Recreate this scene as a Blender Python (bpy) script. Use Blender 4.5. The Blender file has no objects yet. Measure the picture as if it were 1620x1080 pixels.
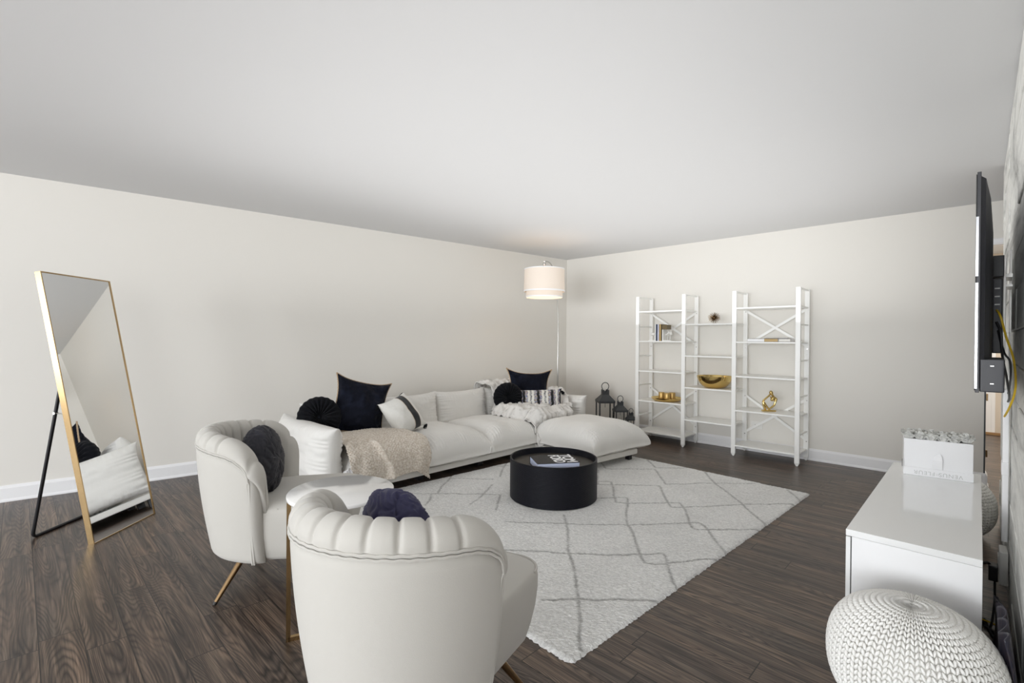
import bpy, bmesh, math, random
import numpy as np
from mathutils import Vector, Matrix
C = bpy.context.scene.collection
PI = math.pi
rng = random.Random(7)
nrg = np.random.RandomState(7)

# ------------------------------------------------------------ camera
CAM_H = 1.2535
def camera():
    f, yaw, pitch, roll = 760.147, 0.7713, -0.0048, 0.0077
    cy, sy = math.cos(yaw), math.sin(yaw)
    F = Vector((-sy, cy, 0)); R = Vector((cy, sy, 0)); U = Vector((0, 0, 1))
    F2 = F*math.cos(pitch)+U*math.sin(pitch); U2 = U*math.cos(pitch)-F*math.sin(pitch)
    R3 = R*math.cos(roll)+U2*math.sin(roll); U3 = U2*math.cos(roll)-R*math.sin(roll)
    m = Matrix((R3, U3, -F2)).transposed().to_4x4(); m.translation = (0, 0, CAM_H)
    cd = bpy.data.cameras.new('camera'); cd.sensor_width = 36; cd.lens = f/1620*36; cd.clip_start = 0.02
    c = bpy.data.objects.new('camera', cd); C.objects.link(c); c.matrix_world = m
    bpy.context.scene.camera = c
camera()
sc = bpy.context.scene
sc.view_settings.view_transform = 'Standard'; sc.view_settings.look = 'None'
sc.view_settings.gamma = 1; sc.view_settings.use_curve_mapping = False
sc.view_settings.exposure = 0.84

# ------------------------------------------------------------ world and daylight
w = bpy.data.worlds.new('daylight'); sc.world = w; w.use_nodes = True
w.node_tree.nodes['Background'].inputs[0].default_value = (0.88, 0.94, 1.0, 1)
w.node_tree.nodes['Background'].inputs[1].default_value = 2.0
WINP, UPP = 100, 25
sc.cycles.diffuse_bounces = 8; sc.cycles.max_bounces = 14
def area(name, loc, rot, sx, sy, power, col=(1, 1, 1)):
    l = bpy.data.lights.new(name, 'AREA'); l.shape = 'RECTANGLE'; l.size = sx; l.size_y = sy
    l.energy = power; l.color = col
    o = bpy.data.objects.new(name, l); C.objects.link(o); o.location = loc; o.rotation_euler = rot
    return o
# daylight through the windows of the rear wall (behind the camera)
for wxc in (-4.6, -1.6, 1.4):
    area('window_daylight', (wxc, -6.8, 1.35), (PI/2, 0, 0), 2.5, 1.9, WINP*(.35 if wxc < -4 else 1.25), (.95, .975, 1))
area('window_daylight', (4.3, -3.4, 1.35), (PI/2, 0, PI/2), 2.5, 1.9, WINP*.35, (.95, .975, 1))
# soft upward fills, added without any fixture to even out the brightness
area('upward_fill', (-2.1, 2.95, 1.45), (PI, 0, 0), 3.4, 5.0, UPP, (1, .99, .975))
area('upward_fill', (-1.6, -2.6, 1.45), (PI, 0, 0), 5.0, 4.0, UPP*.8, (1, .99, .975))
area('hall_light', (0.6, 7.6, 2.3), (0, 0, 0), 0.8, 0.8, 26, (1, .95, .88))

# ------------------------------------------------------------ material helpers
def mat(name, col=(.8, .8, .8), rough=.5, metal=0, bump=None, sheen=0, coat=0, emis=None, ior=None, mix=None, trans=0):
    m = bpy.data.materials.new(name); m.use_nodes = True
    nt = m.node_tree; b = nt.nodes['Principled BSDF']
    b.inputs['Base Color'].default_value = (*col, 1); b.inputs['Roughness'].default_value = rough
    b.inputs['Metallic'].default_value = metal
    if sheen: b.inputs['Sheen Weight'].default_value = sheen
    if coat: b.inputs['Coat Weight'].default_value = coat; b.inputs['Coat Roughness'].default_value = .05
    if 'velvet' in name and 'cream' not in name: b.inputs['Specular IOR Level'].default_value = .12
    if trans: b.inputs['Transmission Weight'].default_value = trans
    if ior: b.inputs['IOR'].default_value = ior
    if emis: b.inputs['Emission Color'].default_value = (*emis[0], 1); b.inputs['Emission Strength'].default_value = emis[1]
    tc = nt.nodes.new('ShaderNodeTexCoord')
    if mix:   # (scale, col2, lo, hi[, stretch])
        n = nt.nodes.new('ShaderNodeTexNoise'); n.inputs['Scale'].default_value = mix[0]; n.inputs['Detail'].default_value = 5
        mp = nt.nodes.new('ShaderNodeMapping'); mp.inputs['Scale'].default_value = mix[4] if len(mix) > 4 else (1, 1, 1)
        r = nt.nodes.new('ShaderNodeValToRGB'); r.color_ramp.elements[0].position = mix[2]; r.color_ramp.elements[1].position = mix[3]
        r.color_ramp.elements[0].color = (*col, 1); r.color_ramp.elements[1].color = (*mix[1], 1)
        nt.links.new(tc.outputs['Object'], mp.inputs[0]); nt.links.new(mp.outputs[0], n.inputs['Vector'])
        nt.links.new(n.outputs[0], r.inputs[0]); nt.links.new(r.outputs[0], b.inputs['Base Color'])
    if bump:  # (scale, strength, distance[, stretch])
        n = nt.nodes.new('ShaderNodeTexNoise'); n.inputs['Scale'].default_value = bump[0]; n.inputs['Detail'].default_value = 3
        mp = nt.nodes.new('ShaderNodeMapping'); mp.inputs['Scale'].default_value = bump[3] if len(bump) > 3 else (1, 1, 1)
        bp = nt.nodes.new('ShaderNodeBump'); bp.inputs['Strength'].default_value = bump[1]; bp.inputs['Distance'].default_value = bump[2]
        nt.links.new(tc.outputs['Object'], mp.inputs[0]); nt.links.new(mp.outputs[0], n.inputs['Vector'])
        nt.links.new(n.outputs[0], bp.inputs['Height']); nt.links.new(bp.outputs[0], b.inputs['Normal'])
    return m
class NT:
    def __init__(s, m): s.nt = m.node_tree
    def n(s, t, **k):
        x = s.nt.nodes.new(t)
        for a, v in k.items(): setattr(x, a, v)
        return x
    def L(s, a, b): s.nt.links.new(a, b)
    def M(s, op, a, b=None, c=None):
        x = s.n('ShaderNodeMath', operation=op)
        for i, v in enumerate((a, b, c)):
            if v is None: continue
            if isinstance(v, (int, float)): x.inputs[i].default_value = v
            else: s.L(v, x.inputs[i])
        return x.outputs[0]
    def ramp(s, v, stops):
        r = s.n('ShaderNodeValToRGB'); e = r.color_ramp.elements
        while len(e) < len(stops): e.new(.5)
        for i, (p, c) in enumerate(stops): e[i].position = p; e[i].color = (*c, 1) if len(c) == 3 else c
        s.L(v, r.inputs[0]); return r.outputs[0]
    def comb(s, x, y, z=0):
        c = s.n('ShaderNodeCombineXYZ')
        for i, v in enumerate((x, y, z)):
            if isinstance(v, (int, float)): c.inputs[i].default_value = v
            else: s.L(v, c.inputs[i])
        return c.outputs[0]
    def noise(s, v, sc, det=4, rough=.5, dist=0):
        x = s.n('ShaderNodeTexNoise'); x.inputs['Scale'].default_value = sc; x.inputs['Detail'].default_value = det
        x.inputs['Roughness'].default_value = rough; x.inputs['Distortion'].default_value = dist
        s.L(v, x.inputs['Vector']); return x.outputs[0]
    def mixc(s, f, a, b, mode='MIX'):
        x = s.n('ShaderNodeMix', data_type='RGBA', blend_type=mode)
        for i, v in ((0, f), (6, a), (7, b)):
            if isinstance(v, (int, float)): x.inputs[i].default_value = v
            elif isinstance(v, tuple): x.inputs[i].default_value = (*v, 1)
            else: s.L(v, x.inputs[i])
        return x.outputs[2]

M = {}
M['wall'] = mat('warm_white_paint', (.775, .752, .706), .75, bump=(260, .05, .002))
M['ceiling'] = mat('ceiling_paint', (.705, .71, .72), .85, bump=(200, .08, .002))
M['trim'] = mat('white_trim_paint', (.86, .86, .87), .35)
M['shelf'] = mat('white_lacquer', (.91, .91, .89), .3)
M['gloss'] = mat('high_gloss_white', (.84, .845, .84), .12, coat=.6)
M['cabside'] = mat('satin_white', (.86, .86, .865), .35)
M['velvet'] = mat('cream_velvet', (.485, .468, .432), .85, sheen=.25, bump=(420, .15, .002))
M['linen'] = mat('light_grey_linen', (.73, .716, .685), .9, sheen=.2, bump=(85, .4, .006, (1, 1, .09)))
M['linen_base'] = mat('light_grey_linen_base', (.70, .685, .65), .9, sheen=.2, bump=(500, .25, .002))
M['navy'] = mat('midnight_velvet', (.0035, .0045, .010), .8, sheen=.05, bump=(25, .5, .02), mix=(11, (.010, .013, .026), .5, .78))
M['blackv'] = mat('black_velvet', (.0035, .004, .006), .8, sheen=.04, bump=(60, .3, .006))
M['indigo'] = mat('indigo_satin', (.022, .021, .075), .55, sheen=.08, bump=(90, .15, .003))
M['nightsatin'] = mat('night_satin', (.007, .007, .014), .6, sheen=.06, bump=(90, .15, .003))
M['brass'] = mat('antique_brass', (.27, .18, .095), .28, 1)
M['gold'] = mat('polished_gold', (.74, .55, .22), .14, 1)
M['candle'] = mat('gold_wax', (.62, .42, .16), .42, .75)
M['goldframe'] = mat('brushed_gold', (.50, .35, .18), .2, 1)
M['chrome'] = mat('brushed_nickel', (.55, .54, .52), .28, 1)
M['black'] = mat('black_metal', (.012, .012, .014), .4)
M['plastic'] = mat('black_plastic', (.022, .022, .027), .42, bump=(300, .1, .001))
M['lantern'] = mat('charcoal_metal', (.045, .048, .052), .5)
M['mirror'] = mat('mirror_silver', (.93, .94, .94), .01, 1)
M['glass'] = mat('clear_glass', (1, 1, 1), .02, trans=1, ior=1.1)
M['acrylic'] = mat('clear_glass', (1, 1, 1), .02, trans=1, ior=1.3)
M['marble'] = mat('white_marble', (.84, .83, .81), .12, coat=.3, mix=(3, (.66, .65, .63), .58, .72, (1, 4, 1)))
M['white'] = mat('white_paper', (.85, .85, .86), .6)
M['paper'] = mat('book_pages', (.66, .72, .92), .7, bump=(800, .3, .001, (.02, .02, 1)))
M['letter_grey'] = mat('silver_print', (.55, .55, .54), .4)
M['cover'] = mat('black_cloth_cover', (.004, .004, .006), .6)
M['yarn'] = mat('white_cotton_yarn', (.84, .83, .80), .85, bump=(500, .3, .002))
M['throw'] = mat('oatmeal_yarn', (.60, .52, .43), .95, sheen=.1, bump=(350, .5, .004), mix=(70, (.82, .76, .68), .38, .62))
M['fur'] = mat('pale_grey_fur', (.78, .76, .73), .95, sheen=.2, bump=(180, .8, .008), mix=(18, (.50, .48, .45), .52, .72))
M['fleece'] = mat('pale_fleece', (.80, .79, .80), .95, sheen=.3, bump=(200, .6, .006))
M['offwhite'] = mat('off_white_cotton', (.78, .76, .72), .9, bump=(400, .25, .002))
M['tan'] = mat('tan_cord', (.42, .31, .20), .8)
M['shade'] = mat('linen_lampshade', (.66, .60, .54), .8, bump=(600, .2, .001), emis=((1, .78, .58), .10))
M['bulb'] = mat('lit_bulb', (1, .9, .7), .4, emis=((1, .78, .5), 5))
M['yellow'] = mat('yellow_cable', (.75, .50, .02), .4)
M['iris'] = mat('slate_satin', (.012, .013, .028), .35, mix=(26, (.045, .034, .04), .45, .6, (14, 14, .4)))
M['woodstrip'] = mat('oak_threshold', (.35, .21, .10), .4)
M['hallwall'] = mat('warm_hall_paint', (.66, .585, .50), .8)
M['navybook'] = mat('navy_cover', (.03, .045, .09), .4, mix=(40, (.35, .5, .75), .62, .68))
M['bluewhite'] = mat('pale_blue_cover', (.68, .70, .84), .4)
M['brownbook'] = mat('bronze_cover', (.16, .12, .06), .35, .3)
M['goldbook'] = mat('ochre_cover', (.46, .32, .13), .4)
M['crystal'] = mat('milky_quartz', (.78, .77, .74), .2)
M['flower'] = mat('white_rose_petals', (.72, .72, .69), .8, bump=(70, .5, .01), mix=(45, (.42, .42, .41), .5, .75))
M['outlet'] = mat('outlet_plastic', (.82, .81, .78), .4)
M['rubber'] = mat('dark_foot', (.02, .018, .016), .5)
M['silvergrey'] = mat('silver_bezel', (.75, .77, .80), .08, 1)

def floor_material():
    m = bpy.data.materials.new('dark_oak_planks'); m.use_nodes = True
    b = m.node_tree.nodes['Principled BSDF']; k = NT(m)
    tc = k.n('ShaderNodeTexCoord'); sp = k.n('ShaderNodeSeparateXYZ'); k.L(tc.outputs['Object'], sp.inputs[0])
    X, Y = sp.outputs[0], sp.outputs[1]; W, LN = .131, 1.22
    ry = k.M('DIVIDE', k.M('SUBTRACT', Y, .061), W); row = k.M('FLOOR', ry)
    wn = k.n('ShaderNodeTexWhiteNoise', noise_dimensions='1D'); k.L(row, wn.inputs['W'])
    xs = k.M('ADD', k.M('DIVIDE', X, LN), k.M('MULTIPLY', wn.outputs['Value'], 7.3)); col = k.M('FLOOR', xs)
    wn2 = k.n('ShaderNodeTexWhiteNoise', noise_dimensions='2D'); k.L(k.comb(row, col), wn2.inputs['Vector'])
    rid = wn2.outputs['Value']
    ox = k.M('MULTIPLY', rid, 37.0)
    base = k.comb(k.M('ADD', k.M('MULTIPLY', X, .55), ox), k.M('ADD', k.M('MULTIPLY', Y, 5.0), k.M('MULTIPLY', ox, 1.7)))
    cont = k.noise(base, 1.0, 2, .42, .15)
    rings = k.M('SINE', k.M('MULTIPLY', cont, 190.0))
    rings = k.M('POWER', k.M('ABSOLUTE', rings), .8)
    fib = k.noise(k.comb(k.M('ADD', k.M('MULTIPLY', X, 5), ox), k.M('MULTIPLY', Y, 170)), 1.0, 3, .6)
    fib2 = k.noise(k.comb(k.M('ADD', k.M('MULTIPLY', X, 1.4), ox), k.M('MULTIPLY', Y, 28)), 1.0, 4, .6)
    fib3 = k.noise(k.comb(k.M('ADD', k.M('MULTIPLY', X, 2.5), ox), k.M('MULTIPLY', Y, 75)), 1.0, 3, .6)
    big = k.noise(k.comb(k.M('ADD', k.M('MULTIPLY', X, 1.5), ox), k.M('ADD', k.M('MULTIPLY', Y, 9), ox)), 1.0, 3, .5)
    msk = k.ramp(k.noise(k.comb(k.M('ADD', k.M('MULTIPLY', X, 1.3), ox), k.M('ADD', k.M('MULTIPLY', Y, 7), ox)), 1.3, 2), [(.40, (.35, .35, .35)), (.58, (1, 1, 1))])
    val = k.M('MULTIPLY', k.M('MULTIPLY', k.M('SUBTRACT', rings, .62), msk), .52)
    val = k.M('ADD', val, k.M('MULTIPLY', k.M('SUBTRACT', fib, .5), .9))
    val = k.M('ADD', val, k.M('MULTIPLY', k.M('SUBTRACT', fib2, .5), 1.5))
    val = k.M('ADD', val, k.M('MULTIPLY', k.M('SUBTRACT', fib3, .5), 1.0))
    val = k.M('ADD', val, .5)
    c1 = k.ramp(val, [(.05, (.020, .015, .012)), (.35, (.054, .040, .032)), (.60, (.108, .081, .063)), (.95, (.215, .165, .125))])
    tint = k.ramp(big, [(.3, (.70, .72, .75)), (.7, (1.20, 1.12, 1.06))])
    c2 = k.mixc(1.0, c1, tint, 'MULTIPLY')
    pv = k.ramp(rid, [(0, (.78, .78, .80)), (1, (1.15, 1.1, 1.05))])
    c2 = k.mixc(1.0, c2, pv, 'MULTIPLY')
    fy = k.M('FRACT', ry); fx = k.M('FRACT', xs)
    gy = k.M('LESS_THAN', k.M('MINIMUM', fy, k.M('SUBTRACT', 1.0, fy)), .016)
    gx = k.M('LESS_THAN', k.M('MINIMUM', fx, k.M('SUBTRACT', 1.0, fx)), .0018)
    gap = k.M('MAXIMUM', gy, gx)
    c3 = k.mixc(k.M('MULTIPLY', gap, .92), c2, (.008, .006, .005))
    k.L(c3, b.inputs['Base Color'])
    rr = k.M('ADD', k.M('MULTIPLY', fib, .2), .24); k.L(rr, b.inputs['Roughness'])
    b.inputs['Specular IOR Level'].default_value = .36
    bp = k.n('ShaderNodeBump'); bp.inputs['Strength'].default_value = .25; bp.inputs['Distance'].default_value = .002
    k.L(k.M('SUBTRACT', val, gap), bp.inputs['Height']); k.L(bp.outputs[0], b.inputs['Normal'])
    return m
M['floor'] = floor_material()

def stone_material():
    m = bpy.data.materials.new('whitewashed_slab'); m.use_nodes = True
    b = m.node_tree.nodes['Principled BSDF']; k = NT(m)
    tc = k.n('ShaderNodeTexCoord'); mp = k.n('ShaderNodeMapping'); mp.inputs['Scale'].default_value = (1, .55, 2.2)
    k.L(tc.outputs['Object'], mp.inputs[0])
    a = k.noise(mp.outputs[0], 1.1, 5, .6, 1.2); f = k.noise(mp.outputs[0], 9, 5, .65, .5)
    c = k.ramp(a, [(.34, (.30, .30, .29)), (.42, (.60, .60, .58)), (.50, (.82, .82, .79)), (1, (.88, .88, .85))])
    c2 = k.ramp(f, [(.35, (.84, .84, .84)), (.6, (1, 1, 1))])
    k.L(k.mixc(1.0, c, c2, 'MULTIPLY'), b.inputs['Base Color'])
    b.inputs['Roughness'].default_value = .7
    bp = k.n('ShaderNodeBump'); bp.inputs['Strength'].default_value = .6; bp.inputs['Distance'].default_value = .01
    k.L(f, bp.inputs['Height']); k.L(bp.outputs[0], b.inputs['Normal'])
    return m
M['stone'] = stone_material()

def attr_material(name, rough, bump, sheen=.2, attr='pattern'):
    m = bpy.data.materials.new(name); m.use_nodes = True
    b = m.node_tree.nodes['Principled BSDF']; k = NT(m)
    a = k.n('ShaderNodeVertexColor', layer_name=attr)
    tc = k.n('ShaderNodeTexCoord')
    n = k.noise(tc.outputs['Object'], bump[0], 3)
    c = k.mixc(1.0, a.outputs[0], k.ramp(n, [(.3, (.80, .80, .80)), (.7, (1.06, 1.06, 1.06))]), 'MULTIPLY')
    k.L(c, b.inputs['Base Color']); b.inputs['Roughness'].default_value = rough; b.inputs['Sheen Weight'].default_value = sheen
    bp = k.n('ShaderNodeBump'); bp.inputs['Strength'].default_value = bump[1]; bp.inputs['Distance'].default_value = bump[2]
    k.L(n, bp.inputs['Height']); k.L(bp.outputs[0], b.inputs['Normal'])
    return m
M['rug'] = attr_material('wool_pile', .97, (330, .8, .006))
M['stripes'] = attr_material('woven_stripes', .95, (260, .8, .004))
M['bwpillow'] = attr_material('cotton_with_black_band', .9, (400, .25, .002))

# ------------------------------------------------------------ object helpers
def empty(name, label, cat, loc=(0, 0, 0), rz=0, group=None):
    o = bpy.data.objects.new(name, None); C.objects.link(o); o.location = loc; o.rotation_euler = (0, 0, rz)
    o.empty_display_size = .1
    return tag(o, label, cat, group)
def tag(o, label, cat, group=None):
    o['label'] = label; o['category'] = cat
    if group: o['group'] = group
    return o
def link(name, me, m, parent=None, smooth=False, loc=None, rot=None):
    if m is not None: me.materials.append(m)
    if smooth: me.polygons.foreach_set('use_smooth', [True]*len(me.polygons))
    o = bpy.data.objects.new(name, me); C.objects.link(o)
    if parent is not None: o.parent = parent
    if loc is not None: o.location = loc
    if rot is not None: o.rotation_euler = rot
    return o
def mesh(name, V, F, m, parent=None, smooth=True, loc=None, rot=None, xf=None):
    V = np.asarray(V, float)
    if xf is not None:
        A = np.array(xf); V = V @ A[:3, :3].T + A[:3, 3]
    me = bpy.data.meshes.new(name); me.from_pydata(V.tolist(), [], [tuple(f) for f in F]); me.update()
    return link(name, me, m, parent, smooth, loc, rot)
def structure(o): o['kind'] = 'structure'; return o
class B:
    """collects bevelled boxes, tubes, lathes and prisms into one mesh"""
    def __init__(s): s.bm = bmesh.new()
    def box(s, x0, x1, y0, y1, z0, z1, bev=0, seg=2, mtx=None):
        r = bmesh.ops.create_cube(s.bm, size=1); vs = r['verts']
        for v in vs: v.co = Vector(((x0+x1)/2+v.co.x*(x1-x0), (y0+y1)/2+v.co.y*(y1-y0), (z0+z1)/2+v.co.z*(z1-z0)))
        if mtx is not None: bmesh.ops.transform(s.bm, matrix=mtx, verts=vs)
        if bev:
            es = list({e for v in vs for e in v.link_edges})
            bmesh.ops.bevel(s.bm, geom=es, offset=bev, segments=seg, profile=.7, affect='EDGES')
        return s
    def tube(s, pts, r, n=10, close=False, caps=True):
        P = [Vector(p) for p in pts]; N = len(P); R = r if hasattr(r, '__len__') else [r]*N
        rings = []; prev = None
        for i, p in enumerate(P):
            if close: t = (P[(i+1) % N]-P[i-1])
            else: t = P[min(i+1, N-1)]-P[max(i-1, 0)]
            t.normalize()
            if prev is None:
                a = Vector((0, 0, 1)) if abs(t.z) < .9 else Vector((1, 0, 0)); nrm = t.cross(a).normalized()
            else:
                nrm = (prev-t*prev.dot(t)).normalized()
            prev = nrm; bn = t.cross(nrm)
            rings.append([s.bm.verts.new(p+(nrm*math.cos(2*PI*k/n)+bn*math.sin(2*PI*k/n))*R[i]) for k in range(n)])
        for i in range(N if close else N-1):
            a, b = rings[i], rings[(i+1) % N]
            for k in range(n): s.bm.faces.new((a[k], a[(k+1) % n], b[(k+1) % n], b[k]))
        if caps and not close:
            s.bm.faces.new(rings[0][::-1]); s.bm.faces.new(rings[-1])
        return s
    def sqbar(s, p0, p1, w, d, up=(0, 0, 1)):
        p0, p1 = Vector(p0), Vector(p1); t = (p1-p0).normalized(); u = Vector(up); sd = t.cross(u).normalized(); u = sd.cross(t)
        q = [(a*w/2*sd+b*d/2*u) for a, b in ((-1, -1), (1, -1), (1, 1), (-1, 1))]
        A = [s.bm.verts.new(p0+v) for v in q]; Bq = [s.bm.verts.new(p1+v) for v in q]
        for k in range(4): s.bm.faces.new((A[k], A[(k+1) % 4], Bq[(k+1) % 4], Bq[k]))
        s.bm.faces.new(A[::-1]); s.bm.faces.new(Bq); return s
    def lathe(s, prof, n=48, cx=0, cy=0):
        rings = []
        for r, z in prof:
            if r < 1e-6: rings.append([s.bm.verts.new((cx, cy, z))])
            else: rings.append([s.bm.verts.new((cx+r*math.cos(2*PI*k/n), cy+r*math.sin(2*PI*k/n), z)) for k in range(n)])
        for a, b in zip(rings, rings[1:]):
            for k in range(n):
                if len(a) == 1 and len(b) == 1: continue
                if len(a) == 1: s.bm.faces.new((a[0], b[(k+1) % n], b[k]))
                elif len(b) == 1: s.bm.faces.new((a[k], a[(k+1) % n], b[0]))
                else: s.bm.faces.new((a[k], a[(k+1) % n], b[(k+1) % n], b[k]))
        return s
    def prism(s, poly, z0, z1):
        a = [s.bm.verts.new((x, y, z0)) for x, y in poly]; b = [s.bm.verts.new((x, y, z1)) for x, y in poly]; n = len(poly)
        for k in range(n): s.bm.faces.new((a[k], a[(k+1) % n], b[(k+1) % n], b[k]))
        s.bm.faces.new(a[::-1]); s.bm.faces.new(b); return s
    def done(s, name, m, parent=None, smooth=False, loc=None, rot=None, angle=None):
        bmesh.ops.recalc_face_normals(s.bm, faces=s.bm.faces)
        me = bpy.data.meshes.new(name); s.bm.to_mesh(me); s.bm.free()
        o = link(name, me, m, parent, smooth, loc, rot)
        if smooth:
            for e in me.edges: pass
            try: me.set_sharp_from_angle(angle=math.radians(angle or 40))
            except Exception: pass
        return o
def grid_faces(nu, nv, closeu=False, base=0, flip=False):
    F = []
    for i in range(nu if closeu else nu-1):
        for j in range(nv-1):
            a = base+i*nv+j; b = base+((i+1) % nu)*nv+j
            f = (a, b, b+1, a+1); F.append(f[::-1] if flip else f)
    return F
def colour_attr(o, cols):
    me = o.data; ca = me.color_attributes.new('pattern', 'FLOAT_COLOR', 'POINT')
    A = np.ones((len(me.vertices), 4), np.float32); A[:, :3] = cols; ca.data.foreach_set('color', A.ravel())
def vnoise(x, y, seed=0):
    """smooth value noise on arrays"""
    x = np.asarray(x, float); y = np.asarray(y, float); xi = np.floor(x).astype(int); yi = np.floor(y).astype(int)
    fx, fy = x-xi, y-yi; fx = fx*fx*(3-2*fx); fy = fy*fy*(3-2*fy)
    def h(a, b): return np.modf(np.abs(np.sin(a*127.1+b*311.7+seed*74.7)*43758.5453))[0]
    return (h(xi, yi)*(1-fx)+h(xi+1, yi)*fx)*(1-fy)+(h(xi, yi+1)*(1-fx)+h(xi+1, yi+1)*fx)*fy*1.0

def pillow_mesh(wd, ht, top, bot, a=3.0, b=.55, ear=.10, pinch=.05, n=70, pleat=.003, seed=0, pf=40, sag=0, bulge=0, wr=.006, pe=6):
    """two-sided cushion, x in +-wd/2, y in +-ht/2, z up to top and down to -bot; returns V, F, (U, Vv, side)"""
    s = np.linspace(-1, 1, n); s = np.sign(s)*(1-(1-np.abs(s))**1.7)
    U, Vv = np.meshgrid(s, s, indexing='ij')
    earf = (np.abs(U)*np.abs(Vv))**5
    X = U*(1-pinch*(1-Vv**2)*np.abs(U)**2+ear*earf*.5); Y = Vv*(1-pinch*(1-U**2)*np.abs(Vv)**2+ear*earf*.5)
    prof = np.clip((1-np.abs(U)**a)*(1-np.abs(Vv)**a), 0, 1)**b
    out = []
    for sgn, H in ((1, top), (-1, bot)):
        nn = vnoise(U*2.2+seed*3.1+5, Vv*2.2+sgn*7+5, seed)-.5
        nf = vnoise(U*6+seed+9, Vv*6+sgn*3+9, seed+3)-.5
        edgex = np.abs(U)**pe*(1-np.abs(Vv)**6); edgey = np.abs(Vv)**pe*(1-np.abs(U)**6)
        pl = pleat*(edgex*np.sin(Vv*ht*pf*PI+seed+2*np.sin(Vv*9+seed))+edgey*np.sin(U*wd*pf*PI+seed*2+2*np.sin(U*8+seed)))
        rim = np.minimum(1, (1-np.maximum(np.abs(U), np.abs(Vv)))*14)
        z = sgn*(H*prof + (nn*wr*3+nf*wr + pl)*rim) - sag*(1-U**2)*(1-Vv**2)*(1 if sgn > 0 else 0)
        bx = 1+bulge*prof*np.abs(U)**3*(1-prof)*2; by = 1+bulge*prof*np.abs(Vv)**3*(1-prof)*2
        out.append(np.stack([X*wd/2*bx, Y*ht/2*by, z], -1).reshape(-1, 3))
    F = grid_faces(n, n)+grid_faces(n, n, base=n*n, flip=True)
    # weld rims
    idx = np.arange(2*n*n); g = np.arange(n*n).reshape(n, n)
    rimm = np.zeros((n, n), bool); rimm[0] = rimm[-1] = True; rimm[:, 0] = rimm[:, -1] = True
    out[1][rimm.ravel()] = out[0][rimm.ravel()]
    r = g[rimm]; idx[n*n+r] = r
    V = np.vstack(out); F = [tuple(int(idx[i]) for i in f) for f in F]
    keep = np.unique(idx); new = -np.ones(2*n*n, int); new[keep] = np.arange(len(keep))
    F = [tuple(int(new[i]) for i in f) for f in F]
    side = np.concatenate([np.ones(n*n), -np.ones(n*n)])[keep]
    UU = np.concatenate([U.ravel()]*2)[keep]; VV = np.concatenate([Vv.ravel()]*2)[keep]
    return V[keep], F, (UU, VV, side)
def frame(center, right, up):
    """matrix whose x = right, y = up, z = facing"""
    r = Vector(right).normalized(); u = Vector(up); f = r.cross(u).normalized(); u = f.cross(r)
    m = Matrix((r, u, f)).transposed().to_4x4(); m.translation = Vector(center); return m
def tassel(bld, p, d, length=.06, r=.012, n=14):
    p = Vector(p); d = Vector(d).normalized()
    for i in range(n):
        q = Vector((rng.uniform(-1, 1), rng.uniform(-1, 1), rng.uniform(-1, 1)))*r*1.3
        bld.tube([p, p+d*length*.3+q*.5, p+d*length+q], [.004, .004, .002], 5)

# ============================================================ SETTING
YB = 5.8545; CH = 2.47
def wx(y): return -4.531-.1227*(YB-y)          # face of the left wall
def solid(name, poly, z0, z1, m, parent=None): return structure(B().prism(poly, z0, z1).done(name, m, parent))
solid('floor', [(-6.8, -7.1), (4.6, -7.1), (4.6, 11), (-6.8, 11)], -.1, 0, M['floor'])
solid('ceiling', [(-6.8, -7.1), (4.6, -7.1), (4.6, 11), (-6.8, 11)], CH, CH+.1, M['ceiling'])
solid('wall_left', [(wx(-6.95)-.12, -6.95), (wx(-6.95), -6.95), (wx(YB), YB), (wx(YB)-.12, YB)], 0, CH, M['wall'])
g = B(); g.box(-4.75, .047, YB, YB+.12, 0, CH); g.box(.047, 1.0, YB, YB+.12, 2.115, CH); g.box(1.0, 2.0, YB, YB+.12, 0, CH)
structure(g.done('wall_back', M['wall']))
def slab_wall():
    g = B(); z = 0; r = random.Random(3)
    while z < CH-.01:
        h = min(r.choice((.15, .17, .20)), CH-z); y = 1.02-r.uniform(0, .5)
        while y < 4.70:
            L = r.uniform(.5, 1.1); y1 = min(y+L, 4.70)
            if y1 > 1.03:
                d = r.uniform(0, .009)
                g.box(.116-d, .25, max(y, 1.02), y1-.003, z, z+h-.003, .003, 1)
            y = y1
            if y >= 4.69: break
        z += h
    structure(g.done('wall_right', M['stone']))
slab_wall()
structure(B().box(.25, 4.5, 1.02, 1.14, 0, CH).done('wall_kitchen', M['wall']))
structure(B().box(4.4, 4.52, -6.95, 1.02, 0, CH).done('wall_side', M['wall']))
structure(B().box(1.7, 1.82, 1.14, YB, 0, CH).done('wall_passage', M['wall']))
g = B(); y0, y1 = -6.98, -6.86; xs = [-6.4, -5.9, -3.3, -2.9, -.3, .1, 2.7, 4.52]
for i in range(0, 8, 2): g.box(xs[i], xs[i+1], y0, y1, 0, CH)
for i in (1, 3, 5): g.box(xs[i], xs[i+1], y0, y1, 0, .36); g.box(xs[i], xs[i+1], y0, y1, 2.34, CH)
structure(g.done('wall_rear', M['wall']))
for n, (a, b_) in enumerate(((-5.9, -3.3), (-2.9, -.3), (.1, 2.7))):
    g = B()
    for x in (a+.03, (a+b_)/2, b_-.03): g.box(x-.03, x+.03, -6.95, -6.89, .36, 2.34)
    for z in (.39, 1.4, 2.31): g.box(a, b_, -6.95, -6.89, z-.03, z+.03)
    structure(g.done('window_%d' % (n+1), M['trim']))
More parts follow.
